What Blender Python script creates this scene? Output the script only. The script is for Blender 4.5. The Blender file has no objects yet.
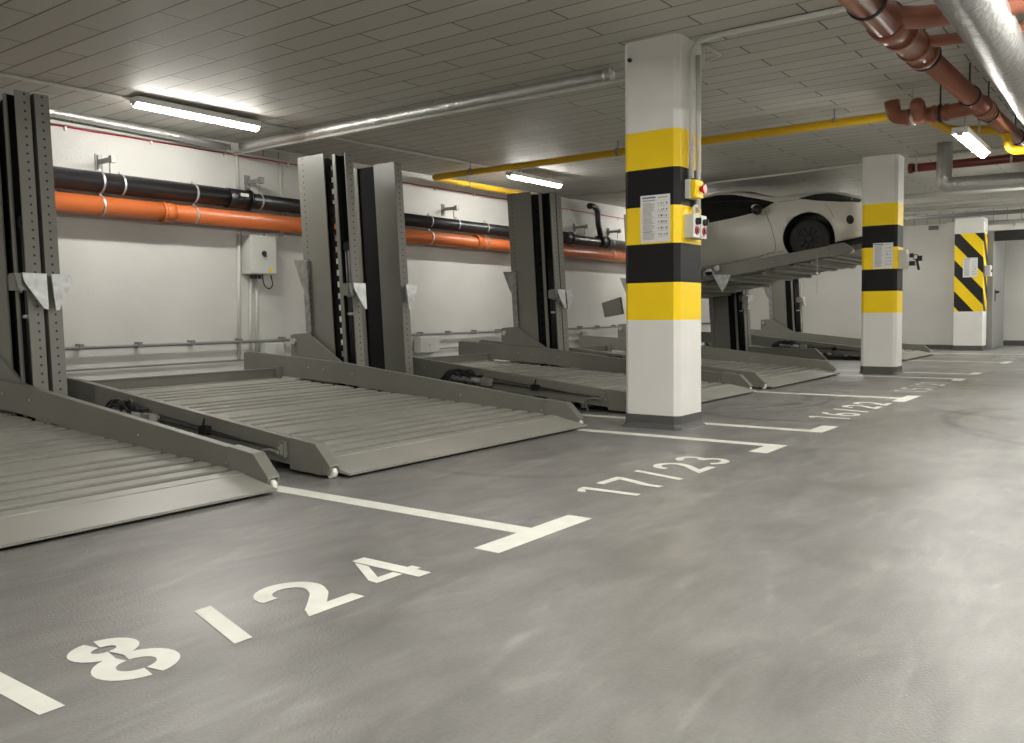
import bpy, math, random
from mathutils import Vector, Matrix
random.seed(7)
SC = bpy.context.scene
COL = SC.collection
PI = math.pi

# ------------------------------------------------------------------ helpers
class MB:
    """collects polygons; build() links them as one mesh object"""
    def __init__(s, xf=None):
        s.v = []; s.f = []; s.m = []; s.sm = []; s.uv = {}; s.xf = xf
    def add(s, vs, fs, mi=0, smooth=False, uvs=None):
        b = len(s.v)
        for p in vs:
            s.v.append(s.xf(p) if s.xf else tuple(p))
        for i, f in enumerate(fs):
            if uvs: s.uv[len(s.f)] = uvs[i]
            s.f.append([b + k for k in f]); s.m.append(mi); s.sm.append(smooth)
    def box(s, x0, x1, y0, y1, z0, z1, mi=0):
        v = [(x, y, z) for z in (z0, z1) for y in (y0, y1) for x in (x0, x1)]
        s.add(v, [(0, 2, 3, 1), (4, 5, 7, 6), (0, 1, 5, 4), (2, 6, 7, 3), (0, 4, 6, 2), (1, 3, 7, 5)], mi)
    def prism(s, poly, axis, a, b, mi=0, mi_side=None):
        """poly: 2-D outline in the two other axes (in x,y,z order), extruded along axis a..b"""
        n = len(poly); vs = []
        for t in (a, b):
            for p in poly:
                q = list(p); q.insert(axis, t); vs.append(q)
        s.add(vs, [tuple(range(n))[::-1], tuple(range(n, 2 * n))], mi)
        b0 = len(s.v) - 2 * n
        for i in range(n):
            j = (i + 1) % n
            s.f.append([b0 + i, b0 + j, b0 + n + j, b0 + n + i]); s.m.append(mi if mi_side is None else mi_side); s.sm.append(False)
    def tube(s, path, r, n=12, mi=0, caps=True, smooth=True):
        P = [Vector(p) for p in path]; k = len(P)
        rr = r if isinstance(r, (list, tuple)) else [r] * k
        T = []
        for i in range(k):
            t = Vector((0, 0, 0))
            if i > 0: t += (P[i] - P[i - 1]).normalized()
            if i < k - 1: t += (P[i + 1] - P[i]).normalized()
            T.append(t.normalized() if t.length > 1e-6 else Vector((0, 0, 1)))
        u = T[0].orthogonal().normalized()
        vs = []
        for i in range(k):
            u = (u - T[i] * u.dot(T[i]))
            u = u.normalized() if u.length > 1e-6 else T[i].orthogonal().normalized()
            w = T[i].cross(u)
            for j in range(n):
                a = 2 * PI * j / n
                vs.append(P[i] + (u * math.cos(a) + w * math.sin(a)) * rr[i])
        fs = [(i * n + j, i * n + (j + 1) % n, (i + 1) * n + (j + 1) % n, (i + 1) * n + j) for i in range(k - 1) for j in range(n)]
        s.add(vs, fs, mi, smooth)
        if caps:
            b0 = len(s.v) - k * n
            s.f.append([b0 + j for j in range(n)][::-1]); s.m.append(mi); s.sm.append(False)
            s.f.append([b0 + (k - 1) * n + j for j in range(n)]); s.m.append(mi); s.sm.append(False)
    def cyl(s, a, b, r, n=16, mi=0): s.tube([a, b], r, n, mi)
    def ring(s, c, axis, r, w, t, n=20, mi=0):
        """a flat band of width w and thickness t around radius r, about axis"""
        ax = Vector(axis).normalized(); u = ax.orthogonal().normalized(); v = ax.cross(u); c = Vector(c)
        vs = []
        for j in range(n):
            d = u * math.cos(2 * PI * j / n) + v * math.sin(2 * PI * j / n)
            for (rad, h) in ((r, -w / 2), (r + t, -w / 2), (r + t, w / 2), (r, w / 2)):
                vs.append(c + d * rad + ax * h)
        fs = [(j * 4 + k, j * 4 + (k + 1) % 4, ((j + 1) % n) * 4 + (k + 1) % 4, ((j + 1) % n) * 4 + k) for j in range(n) for k in range(4)]
        s.add(vs, fs, mi)
    def sphere(s, c, r, n=10, mi=0, sc=(1, 1, 1)):
        vs = []; fs = []
        for i in range(n + 1):
            th = PI * i / n
            for j in range(2 * n):
                ph = PI * j / n
                vs.append((c[0] + sc[0] * r * math.sin(th) * math.cos(ph), c[1] + sc[1] * r * math.sin(th) * math.sin(ph), c[2] + sc[2] * r * math.cos(th)))
        for i in range(n):
            for j in range(2 * n):
                fs.append((i * 2 * n + j, i * 2 * n + (j + 1) % (2 * n), (i + 1) * 2 * n + (j + 1) % (2 * n), (i + 1) * 2 * n + j))
        s.add(vs, fs, mi, True)
    def build(s, name, mats, parent=None, bevel=0):
        me = bpy.data.meshes.new(name)
        off = wloc(parent) if parent else Vector((0, 0, 0))
        me.from_pydata([Vector(p) - off for p in s.v], [], s.f)
        if not isinstance(mats, (list, tuple)): mats = [mats]
        for m in mats: me.materials.append(m)
        me.polygons.foreach_set('material_index', s.m)
        me.polygons.foreach_set('use_smooth', s.sm)
        if s.uv:
            l = me.uv_layers.new(name='UVMap')
            for p in me.polygons:
                u = s.uv.get(p.index)
                for k, li in enumerate(p.loop_indices):
                    l.data[li].uv = u[k] if u else (9, 9)
        me.update()
        o = bpy.data.objects.new(name, me); COL.objects.link(o)
        if parent: o.parent = parent
        if bevel:
            b = o.modifiers.new('bevel', 'BEVEL'); b.width = bevel; b.segments = 2; b.limit_method = 'ANGLE'
        return o

def wloc(o):
    v = Vector(o.location)
    while o.parent: o = o.parent; v += Vector(o.location)
    return v
def tag(o, label, cat=None, group=None, kind=None):
    if label: o['label'] = label
    if cat: o['category'] = cat
    if group: o['group'] = group
    if kind: o['kind'] = kind
    return o
def thing(name, loc, label, cat, group=None):
    o = bpy.data.objects.new(name, None); COL.objects.link(o)
    o.location = loc; o.empty_display_size = .1
    return tag(o, label, cat, group)
def structure(name, mb, mat): return tag(mb.build(name, mat), None, None, None, 'structure')
def fillet(pts, r, n=5):
    P = [Vector(p) for p in pts]; out = [P[0]]
    for i in range(1, len(P) - 1):
        a = (P[i - 1] - P[i]); b = (P[i + 1] - P[i])
        q = min(r, a.length * .49, b.length * .49)
        A = P[i] + a.normalized() * q; B = P[i] + b.normalized() * q
        for k in range(n + 1):
            t = k / n; out.append(A * (1 - t) ** 2 + P[i] * 2 * t * (1 - t) + B * t * t)
    out.append(P[-1]); return out

# ------------------------------------------------------------------ materials
def srgb(r, g, b):
    f = lambda c: (c / 255 / 12.92 if c <= 10 else ((c / 255 + .055) / 1.055) ** 2.4)
    return (f(r), f(g), f(b), 1)
def mat(name, col, rough=.5, metal=0, noise=0, nscale=4, bump=0, bscale=60, spec=.5):
    m = bpy.data.materials.new(name); m.use_nodes = True
    nt = m.node_tree; b = nt.nodes['Principled BSDF']
    b.inputs['Roughness'].default_value = rough; b.inputs['Metallic'].default_value = metal
    b.inputs['Specular IOR Level'].default_value = spec
    b.inputs['Base Color'].default_value = col
    tc = nt.nodes.new('ShaderNodeTexCoord')
    if noise:
        n = nt.nodes.new('ShaderNodeTexNoise'); n.inputs['Scale'].default_value = nscale; n.inputs['Detail'].default_value = 5
        nt.links.new(tc.outputs['Object'], n.inputs['Vector'])
        r = nt.nodes.new('ShaderNodeMapRange'); r.inputs[1].default_value = .3; r.inputs[2].default_value = .7
        r.inputs[3].default_value = 1 - noise; r.inputs[4].default_value = 1 + noise
        nt.links.new(n.outputs['Fac'], r.inputs[0])
        mx = nt.nodes.new('ShaderNodeVectorMath'); mx.operation = 'SCALE'; mx.inputs[0].default_value = col[:3]
        nt.links.new(r.outputs[0], mx.inputs['Scale']); nt.links.new(mx.outputs[0], b.inputs['Base Color'])
    if bump:
        n = nt.nodes.new('ShaderNodeTexNoise'); n.inputs['Scale'].default_value = bscale; n.inputs['Detail'].default_value = 4
        nt.links.new(tc.outputs['Object'], n.inputs['Vector'])
        bp = nt.nodes.new('ShaderNodeBump'); bp.inputs['Strength'].default_value = bump; bp.inputs['Distance'].default_value = .01
        nt.links.new(n.outputs['Fac'], bp.inputs['Height']); nt.links.new(bp.outputs[0], b.inputs['Normal'])
    return m
def emit(name, col, st):
    m = bpy.data.materials.new(name); m.use_nodes = True
    b = m.node_tree.nodes['Principled BSDF']
    b.inputs['Base Color'].default_value = (.8, .8, .8, 1)
    b.inputs['Emission Color'].default_value = col; b.inputs['Emission Strength'].default_value = st
    return m

M = {}
M['wall'] = mat('white_wall_paint', (.63, .622, .59, 1), .75, noise=.05, nscale=1.2, bump=.25, bscale=35)
M['pillar_white'] = mat('white_pillar_paint', (.77, .762, .73, 1), .6, noise=.03, nscale=3, bump=.12, bscale=25)
M['skirting'] = mat('grey_skirting_paint', (.085, .085, .082, 1), .55, noise=.08)
M['yellow'] = mat('yellow_warning_paint', srgb(252, 214, 2), .5, noise=.02)
M['black'] = mat('black_warning_paint', srgb(21, 21, 23), .6, spec=.3)
M['lift'] = mat('grey_lift_paint', (.185, .182, .158, 1), .42, noise=.06, nscale=2.5)
M['lift_dark'] = mat('dark_metal_and_channel_shade', (.016, .016, .016, 1), .8, spec=.12)  # dark metal parts; inside the post channels this near-black stands in for shade
M['deck'] = mat('galvanised_deck_sheet', (.31, .305, .272, 1), .42, noise=.12, nscale=1.6)
M['galv_dull'] = mat('dull_galvanised_steel', (.30, .30, .285, 1), .5, .4, noise=.25, nscale=14)
M['galv'] = mat('galvanised_steel', (.55, .56, .56, 1), .42, .6, noise=.25, nscale=14)
M['steel'] = mat('bright_steel', (.65, .65, .64, 1), .3, .8)
M['chain'] = mat('black_chain', (.015, .015, .015, 1), .45, bump=.5, bscale=120)
M['hose'] = mat('black_rubber_hose', (.02, .02, .02, 1), .4)
M['white_plastic'] = mat('white_roller_plastic', (.8, .8, .76, 1), .4)
M['black_pipe'] = mat('black_plastic_pipe', (.016, .016, .017, 1), .32)
M['orange_pipe'] = mat('orange_plastic_pipe', (.54, .135, .035, 1), .35, noise=.05, nscale=2)
M['brown_pipe'] = mat('red_brown_plastic_pipe', (.30, .108, .066, 1), .3, noise=.06, nscale=2)
M['red_pipe'] = mat('dark_red_painted_pipe', (.2, .03, .02, 1), .4)
M['gas'] = mat('yellow_gas_pipe_paint', srgb(216, 172, 20), .45)
M['conduit'] = mat('pale_grey_conduit', (.62, .62, .58, 1), .45)
M['cabinet'] = mat('pale_grey_cabinet', (.60, .61, .57, 1), .45)
M['red_cable'] = mat('red_cable', srgb(190, 20, 60), .5)
M['rubber'] = mat('black_clamp_rubber', (.015, .015, .015, 1), .6)
M['paper'] = mat('white_laminated_paper', (.78, .78, .76, 1), .35)
M['ink'] = mat('grey_print', (.35, .35, .36, 1), .6)
M['ink_dark'] = mat('dark_print', (.12, .12, .13, 1), .6)
M['ink_blue'] = mat('blue_print', (.12, .22, .36, 1), .5)
M['red'] = mat('red_button', srgb(190, 20, 30), .35)
M['lamp_body'] = mat('white_lamp_housing', (.75, .75, .73, 1), .4)
M['tube'] = emit('lit_led_tube', (1.0, .975, .91, 1), 40)
M['door'] = mat('grey_door_paint', (.22, .225, .22, 1), .45)
M['void'] = mat('black_roller_box', (.012, .012, .012, 1), .6)
M['line'] = mat('white_floor_marking', (.72, .72, .66, 1), .55, noise=.07, nscale=9)
M['line_worn'] = mat('worn_white_floor_marking', (.34, .34, .31, 1), .55, noise=.3, nscale=9)
M['car'] = mat('white_car_paint', (.66, .645, .59, 1), .28)
M['glass'] = mat('dark_car_glass', (.012, .013, .014, 1), .06)
M['tyre'] = mat('black_tyre', (.018, .018, .018, 1), .7)
M['rim'] = mat('dark_wheel_rim', (.028, .028, .028, 1), .45, .2)
M['trim'] = mat('black_car_trim', (.015, .015, .016, 1), .35)
M['lens'] = mat('headlight_lens', (.05, .055, .06, 1), .1)
M['seam'] = mat('dark_panel_gap', (.10, .095, .085, 1), .6)
M['seam_red'] = mat('door_edge_guard', (.28, .10, .085, 1), .5)

def foil_mat(name='crinkled_foil', c=.58):
    m = mat(name, (c, c, c * .975, 1), .38, .7)
    nt = m.node_tree; b = nt.nodes['Principled BSDF']; tc = nt.nodes.new('ShaderNodeTexCoord')
    n = nt.nodes.new('ShaderNodeTexNoise'); n.inputs['Scale'].default_value = 16; n.inputs['Detail'].default_value = 6
    bp = nt.nodes.new('ShaderNodeBump'); bp.inputs['Strength'].default_value = .6; bp.inputs['Distance'].default_value = .03
    nt.links.new(tc.outputs['Object'], n.inputs['Vector']); nt.links.new(n.outputs['Fac'], bp.inputs['Height']); nt.links.new(bp.outputs[0], b.inputs['Normal'])
    return m
M['foil'] = foil_mat(); M['foil_dull'] = foil_mat('dull_crinkled_foil', .36)

def perforated():
    """lift paint with a column of small dark holes along u = 0 (u, v in metres)"""
    m = mat('perforated_lift_paint', (.185, .182, .158, 1), .42)
    nt = m.node_tree; b = nt.nodes['Principled BSDF']
    uv = nt.nodes.new('ShaderNodeUVMap'); sp = nt.nodes.new('ShaderNodeSeparateXYZ'); nt.links.new(uv.outputs[0], sp.inputs[0])
    def mth(op, a, v=None, c=None):
        n = nt.nodes.new('ShaderNodeMath'); n.operation = op
        for k, x in enumerate((a, v, c)):
            if x is None: continue
            if isinstance(x, (int, float)): n.inputs[k].default_value = x
            else: nt.links.new(x, n.inputs[k])
        return n.outputs[0]
    p = .066
    fv = mth('SUBTRACT', mth('MODULO', sp.outputs[1], p), p / 2)
    d = mth('SQRT', mth('ADD', mth('MULTIPLY', fv, fv), mth('MULTIPLY', sp.outputs[0], sp.outputs[0])))
    hole = mth('LESS_THAN', d, .0095)
    mx = nt.nodes.new('ShaderNodeMix'); mx.data_type = 'RGBA'
    mx.inputs[6].default_value = (.185, .182, .158, 1); mx.inputs[7].default_value = (.012, .012, .012, 1)
    nt.links.new(hole, mx.inputs[0]); nt.links.new(mx.outputs[2], b.inputs['Base Color'])
    return m
M['perf'] = perforated()

def floor_mat():
    m = bpy.data.materials.new('coated_concrete_floor'); m.use_nodes = True
    nt = m.node_tree; L = nt.links; b = nt.nodes['Principled BSDF']; tc = nt.nodes.new('ShaderNodeTexCoord')
    def noise(scale, detail=6, dist=0, vec=None):
        n = nt.nodes.new('ShaderNodeTexNoise'); n.inputs['Scale'].default_value = scale; n.inputs['Detail'].default_value = detail; n.inputs['Distortion'].default_value = dist
        L.new(vec or tc.outputs['Object'], n.inputs['Vector']); return n.outputs['Fac']
    def rng(x, a, c, lo, hi):
        r = nt.nodes.new('ShaderNodeMapRange'); r.inputs[1].default_value = a; r.inputs[2].default_value = c; r.inputs[3].default_value = lo; r.inputs[4].default_value = hi
        L.new(x, r.inputs[0]); return r.outputs[0]
    def mul(a, c):
        n = nt.nodes.new('ShaderNodeMath'); n.operation = 'MULTIPLY'; L.new(a, n.inputs[0]); L.new(c, n.inputs[1]); return n.outputs[0]
    mp = nt.nodes.new('ShaderNodeMapping'); mp.inputs['Scale'].default_value = (.55, 1.6, 1); mp.inputs['Rotation'].default_value = (0, 0, .35)
    L.new(tc.outputs['Object'], mp.inputs['Vector'])
    big = rng(noise(.5, 5, .6), .3, .7, .88, 1.10)
    mid = rng(noise(2.4, 9, 1.0, mp.outputs[0]), .3, .72, .82, 1.15)
    pale = rng(noise(1.9, 8, 2.2, mp.outputs[0]), .57, .72, 1.0, 1.32)
    fine = mul(rng(noise(70, 3), .3, .7, .93, 1.07), rng(noise(7, 7, .8, mp.outputs[0]), .3, .7, .90, 1.10))
    v = mul(mul(big, mid), mul(pale, fine))
    # scuffed tyre arcs left by cars turning into the bays
    msk = noise(1.1, 4, .3)
    for cx, cy, rad, wid in ((9.6, 4.9, 1.75, .07), (9.6, 4.9, 2.0, .05), (8.6, 3.0, .75, .08), (8.9, -.4, 1.9, .08), (9.1, .1, 1.5, .06), (11.2, .2, 2.3, .09), (5.2, 3.6, 1.0, .06), (15.0, .6, 2.3, .1)):
        df = nt.nodes.new('ShaderNodeVectorMath'); df.operation = 'DISTANCE'; df.inputs[1].default_value = (cx, cy, 0)
        L.new(tc.outputs['Object'], df.inputs[0])
        ad = nt.nodes.new('ShaderNodeMath'); ad.operation = 'SUBTRACT'; L.new(df.outputs['Value'], ad.inputs[0]); ad.inputs[1].default_value = rad
        ab = nt.nodes.new('ShaderNodeMath'); ab.operation = 'ABSOLUTE'; L.new(ad.outputs[0], ab.inputs[0])
        band = rng(ab.outputs[0], wid * .4, wid, 1, 0)
        mk = mul(band, rng(msk, .42, .58, 0, .30))
        iv = nt.nodes.new('ShaderNodeMath'); iv.operation = 'SUBTRACT'; iv.inputs[0].default_value = 1; L.new(mk, iv.inputs[1])
        v = mul(v, iv.outputs[0])
    sc = nt.nodes.new('ShaderNodeVectorMath'); sc.operation = 'SCALE'; sc.inputs[0].default_value = (.205, .201, .192)
    L.new(v, sc.inputs['Scale']); L.new(sc.outputs[0], b.inputs['Base Color'])
    L.new(rng(noise(1.3, 5, .5), .3, .7, .29, .46), b.inputs['Roughness'])
    bp = nt.nodes.new('ShaderNodeBump'); bp.inputs['Strength'].default_value = .25; bp.inputs['Distance'].default_value = .005
    L.new(noise(110, 3), bp.inputs['Height']); L.new(bp.outputs[0], b.inputs['Normal'])
    return m
M['floor'] = floor_mat()

def ceiling_mat():
    m = mat('ceiling_boards', (.40, .385, .345, 1), .6, noise=.05, nscale=2.2, bump=.2, bscale=45)
    nt = m.node_tree; L = nt.links; b = nt.nodes['Principled BSDF']; tc = nt.nodes.new('ShaderNodeTexCoord')
    sp = nt.nodes.new('ShaderNodeSeparateXYZ'); cb = nt.nodes.new('ShaderNodeCombineXYZ')
    L.new(tc.outputs['Object'], sp.inputs[0])
    ax = nt.nodes.new('ShaderNodeMath'); ax.operation = 'ADD'; ax.inputs[1].default_value = -2.25 + 1.53 * 10
    ay = nt.nodes.new('ShaderNodeMath'); ay.operation = 'ADD'; ay.inputs[1].default_value = -3.80 + .264 * 100
    L.new(sp.outputs[1], ax.inputs[0]); L.new(sp.outputs[0], ay.inputs[0])
    L.new(ax.outputs[0], cb.inputs[0]); L.new(ay.outputs[0], cb.inputs[1])
    br = nt.nodes.new('ShaderNodeTexBrick'); br.offset = .5; br.squash = 1
    br.inputs['Scale'].default_value = 1; br.inputs['Brick Width'].default_value = 1.53; br.inputs['Row Height'].default_value = .264
    br.inputs['Mortar Size'].default_value = .0075; br.inputs['Mortar Smooth'].default_value = .2; br.inputs['Bias'].default_value = 0
    br.inputs['Color1'].default_value = (.53, .52, .47, 1); br.inputs['Color2'].default_value = (.475, .465, .42, 1); br.inputs['Mortar'].default_value = (.10, .098, .09, 1)
    L.new(cb.outputs[0], br.inputs['Vector']); L.new(br.outputs['Color'], b.inputs['Base Color'])
    old = b.inputs['Normal'].links[0].from_node
    inv = nt.nodes.new('ShaderNodeMath'); inv.operation = 'SUBTRACT'; inv.inputs[0].default_value = 1
    L.new(br.outputs['Fac'], inv.inputs[1])
    bp = nt.nodes.new('ShaderNodeBump'); bp.inputs['Strength'].default_value = .8; bp.inputs['Distance'].default_value = .008
    L.new(inv.outputs[0], bp.inputs['Height']); L.new(old.outputs[0], bp.inputs['Normal']); L.new(bp.outputs[0], b.inputs['Normal'])
    return m
M['ceiling'] = ceiling_mat()

def block_mat():
    m = mat('grey_concrete_blocks', (.42, .41, .38, 1), .7)
    nt = m.node_tree; L = nt.links; b = nt.nodes['Principled BSDF']; tc = nt.nodes.new('ShaderNodeTexCoord')
    sp = nt.nodes.new('ShaderNodeSeparateXYZ'); cb = nt.nodes.new('ShaderNodeCombineXYZ')
    L.new(tc.outputs['Object'], sp.inputs[0]); L.new(sp.outputs[1], cb.inputs[0]); L.new(sp.outputs[2], cb.inputs[1])
    br = nt.nodes.new('ShaderNodeTexBrick'); br.offset = 0
    br.inputs['Scale'].default_value = 1; br.inputs['Brick Width'].default_value = .3; br.inputs['Row Height'].default_value = .6
    br.inputs['Mortar Size'].default_value = .01
    br.inputs['Color1'].default_value = (.46, .45, .42, 1); br.inputs['Color2'].default_value = (.40, .39, .36, 1); br.inputs['Mortar'].default_value = (.2, .2, .18, 1)
    L.new(cb.outputs[0], br.inputs['Vector']); L.new(br.outputs['Color'], b.inputs['Base Color'])
    return m
M['blocks'] = block_mat()

def hazard_mat():
    m = mat('diagonal_hazard_paint', (1, 1, 1, 1), .5)
    nt = m.node_tree; L = nt.links; b = nt.nodes['Principled BSDF']; uv = nt.nodes.new('ShaderNodeUVMap')
    sp = nt.nodes.new('ShaderNodeSeparateXYZ'); L.new(uv.outputs[0], sp.inputs[0])
    a = nt.nodes.new('ShaderNodeMath'); a.operation = 'ADD'; L.new(sp.outputs[0], a.inputs[0]); L.new(sp.outputs[1], a.inputs[1])
    d = nt.nodes.new('ShaderNodeMath'); d.operation = 'FRACT'; L.new(a.outputs[0], d.inputs[0])
    g = nt.nodes.new('ShaderNodeMath'); g.operation = 'GREATER_THAN'; g.inputs[1].default_value = .5; L.new(d.outputs[0], g.inputs[0])
    mx = nt.nodes.new('ShaderNodeMix'); mx.data_type = 'RGBA'; mx.inputs[6].default_value = srgb(21, 21, 23); mx.inputs[7].default_value = srgb(252, 214, 2)
    L.new(g.outputs[0], mx.inputs[0]); L.new(mx.outputs[2], b.inputs['Base Color'])
    return m
M['hazard'] = hazard_mat()

# ------------------------------------------------------------------ the room
YB = 10.0
def cz(x): return 3.325 + (x - 6.8) * .011            # the ceiling rises slightly along the garage
XA, XZ, YF = -6.0, 27.6, -5.0
def slab(name, x0, x1, y0, y1, z0, z1, m):
    b = MB(); b.box(x0, x1, y0, y1, z0, z1); return structure(name, b, m)
slab('floor', XA, XZ + .2, YF, YB + .2, -.15, 0, M['floor'])
b = MB()
b.prism([(XA, cz(XA)), (XZ + .2, cz(XZ + .2)), (XZ + .2, cz(XZ) + .2), (XA, cz(XA) + .35)], 1, YF, YB + .2)
# prism along y takes (x, z) outlines
structure('ceiling', b, M['ceiling'])
slab('wall_back', XA, 24.6, YB, YB + .2, 0, 3.6, M['wall'])
slab('wall_left', XA - .2, XA, YF, YB, 0, 3.4, M['wall'])
slab('wall_front', XA, XZ, YF - .2, YF, 0, 3.6, M['wall'])
slab('wall_right', 24.4, 24.6, 4.32, YB, 0, 3.17, M['wall'])
slab('wall_right_upper', 24.4, 24.6, YF, YB, 3.17, 3.6, M['blocks'])
slab('wall_far', 27.4, 27.6, YF, YB, 0, 3.6, M['wall'])
slab('wall_return', 24.3, 24.62, 4.06, 4.32, 0, 3.19, M['wall'])
slab('baseboard_right', 24.38, 24.4, 4.32, YB, 0, .11, M['skirting'])
slab('baseboard_return', 24.28, 24.3, 4.05, 4.33, 0, .11, M['skirting'])
slab('baseboard_far', 27.37, 27.4, YF, YB, 0, .14, M['skirting'])
slab('baseboard_back', XA, 24.4, YB - .015, YB, 0, .1, M['skirting'])
slab('trim_1', XA, 8.2, YB - .03, YB, 3.215, 3.31, M['ceiling'])

# ------------------------------------------------------------------ pillars
BANDS = [(.937, 'y'), (1.258, 'b'), (1.589, 'y'), (1.907, 'b'), (2.227, 'y'), (2.547, None)]
def pillar(x0, x1, y0, y1, label, bands=BANDS):
    t = thing('concrete_pillar', (x0, y0, 0), label, 'pillar'); t['kind'] = 'thing'
    zs = [0] + [z for z, _ in bands] + [cz(x0) - .002]
    cl = [0, 1, 2, 1, 2, 1, 0]
    c = .045   # chamfered vertical corners
    ring = [(x0 + c, y0), (x1 - c, y0), (x1, y0 + c), (x1, y1 - c), (x1 - c, y1), (x0 + c, y1), (x0, y1 - c), (x0, y0 + c)]
    sh = MB(); n = len(ring)
    vs = [(x, y, z) for z in zs for x, y in ring]
    for i in range(len(zs) - 1):
        sh.add([], [])
    base = len(sh.v); sh.v += vs
    for i in range(len(zs) - 1):
        for j in range(n):
            k = (j + 1) % n
            sh.f.append([i * n + j, i * n + k, (i + 1) * n + k, (i + 1) * n + j]); sh.m.append(cl[i]); sh.sm.append(False)
    sh.build('shaft', [M['pillar_white'], M['yellow'], M['black']], t)
    p = MB(); e = .006
    def rg(d, z): return [(x + (d if x > (x0 + x1) / 2 else -d), y + (d if y > (y0 + y1) / 2 else -d), z) for x, y in ring]
    lev = [(0.035, 0.0), (.03, .006), (.015, .018), (e, .045), (e, .115), (0.0, .118)]
    vs = []
    for d, z in lev: vs += rg(d, z)
    p.v = vs
    for i in range(len(lev) - 1):
        for j in range(n):
            k = (j + 1) % n
            p.f.append([i * n + j, i * n + k, (i + 1) * n + k, (i + 1) * n + j]); p.m.append(0); p.sm.append(False)
    p.build('base_cove', M['skirting'], t)
    return t
pillar(6.76, 7.26, 3.25, 3.775, 'nearest concrete pillar with horizontal yellow and black bands beside the painted number 17/23')
pillar(14.45, 14.90, 3.265, 3.795, 'second concrete pillar with horizontal yellow and black bands in front of the white car\'s nose', [(.962 + .341 * k, 0) for k in range(6)])
# end pillar with diagonal stripes
t = thing('concrete_pillar', (23.7, 3.4, 0), 'far end white pillar with diagonal yellow and black hazard stripes beside the steel door', 'pillar'); t['kind'] = 'thing'
b = MB(); x0, x1, y0, y1 = 23.7, 24.3, 3.4, 4.03
for za, zb, hz in ((0, .95, 0), (.95, 2.84, 1), (2.84, 3.21, 0)):
    for (p, q) in (((x0, y1), (x0, y0)), ((x0, y0), (x1, y0)), ((x1, y0), (x1, y1)), ((x1, y1), (x0, y1))):
        vs = [(p[0], p[1], za), (q[0], q[1], za), (q[0], q[1], zb), (p[0], p[1], zb)]
        w = abs(p[0] - q[0]) + abs(p[1] - q[1])
        if hz:
            u0 = 0 if p[0] == x0 and q[0] == x0 else .63
            k = 1 / .756; ph = -.426 + 4; u0 *= 1.15
            uvs = [[(u0 * k, za * k + ph), ((u0 + w * 1.15) * k, za * k + ph), ((u0 + w * 1.15) * k, zb * k + ph), (u0 * k, zb * k + ph)]]
            b.add(vs, [(0, 1, 2, 3)], 1, False, uvs)
        else: b.add(vs, [(0, 1, 2, 3)], 0)
b.add([(x0, y0, 3.21), (x1, y0, 3.21), (x1, y1, 3.21), (x0, y1, 3.21)], [(0, 1, 2, 3)])
b.build('shaft', [M['pillar_white'], M['hazard']], t)
b = MB(); b.box(x0 - .01, x1, y0 - .01, y1 + .005, 0, .12); b.build('base_cove', M['skirting'], t)

# ------------------------------------------------------------------ floor markings
Z = .0015
def fquad(b, x0, x1, y0, y1): b.box(x0, x1, y0, y1, 0.0003, Z)
def bay_line(label, bar, stem, worn=False, y_end=7.0):
    o = MB()
    fquad(o, bar[0], bar[1], 2.2, 2.335)
    o2 = MB()
    t = thing('bay_line', (bar[0], 2.2, 0), label, 'floor marking')
    m = M['line_worn'] if worn else M['line']
    o.build('cross_bar', m, t)
    fquad(o2, stem[0], stem[1], 2.335, y_end); o2.build('stem', m, t)
bay_line('nearest white T-shaped bay line between numbers 18/24 and 17/23', (2.868, 3.615), (3.18, 3.295))
bay_line('white L-shaped bay line just in front of the nearest pillar, after number 17/23', (5.99, 6.42), (6.305, 6.42))
bay_line('white L-shaped bay line just behind the nearest pillar, before number 16/22', (7.25, 7.715), (7.25, 7.37))
bay_line('white T-shaped bay line between numbers 16/22 and 15/21', (10.17, 10.955), (10.5, 10.62))
bay_line('white L-shaped bay line in front of the second pillar, after number 15/21', (13.58, 14.01), (13.89, 14.01))
bay_line('white L-shaped bay line behind the second pillar before the faded number', (15.0, 15.47), (15.0, 15.12))
bay_line('white T-shaped bay line between the two farthest bay numbers', (18.28, 19.04), (18.6, 18.72))
bay_line('farthest white bay line at the foot of the striped end pillar', (21.9, 22.3), (22.0, 22.13), y_end=4.2)

GZ = [0]
def gz():
    GZ[0] = (GZ[0] + 1) % 5
    return Z + .0003 * GZ[0]
def ribbon(b, pts, w, x0, y0, sx=1, closed=False):
    P = [Vector((p[0] * sx + x0, p[1] + y0)) for p in pts]; n = len(P); L = []; R = []
    for i in range(n):
        a = P[i - 1] if (i > 0 or closed) else P[i]
        c = P[(i + 1) % n] if (i < n - 1 or closed) else P[i]
        d = (c - a).normalized(); nn = Vector((-d.y, d.x)) * (w / 2)
        L.append(P[i] + nn); R.append(P[i] - nn)
    z = gz(); vs = [(p.x, p.y, z) for p in L] + [(p.x, p.y, z) for p in R]
    m = n if closed else n - 1
    b.add(vs, [(n + i, n + (i + 1) % n, (i + 1) % n, i) for i in range(m)])
def poly(b, pts, x0, y0, sx=1):
    z = gz(); b.add([(p[0] * sx + x0, p[1] + y0, z) for p in pts], [tuple(range(len(pts)))])
def arc(cx, cy, rx, ry, a0, a1, n=16):
    return [(cx + rx * math.cos(math.radians(a0 + (a1 - a0) * i / n)), cy + ry * math.sin(math.radians(a0 + (a1 - a0) * i / n))) for i in range(n + 1)]
H = .37
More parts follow.
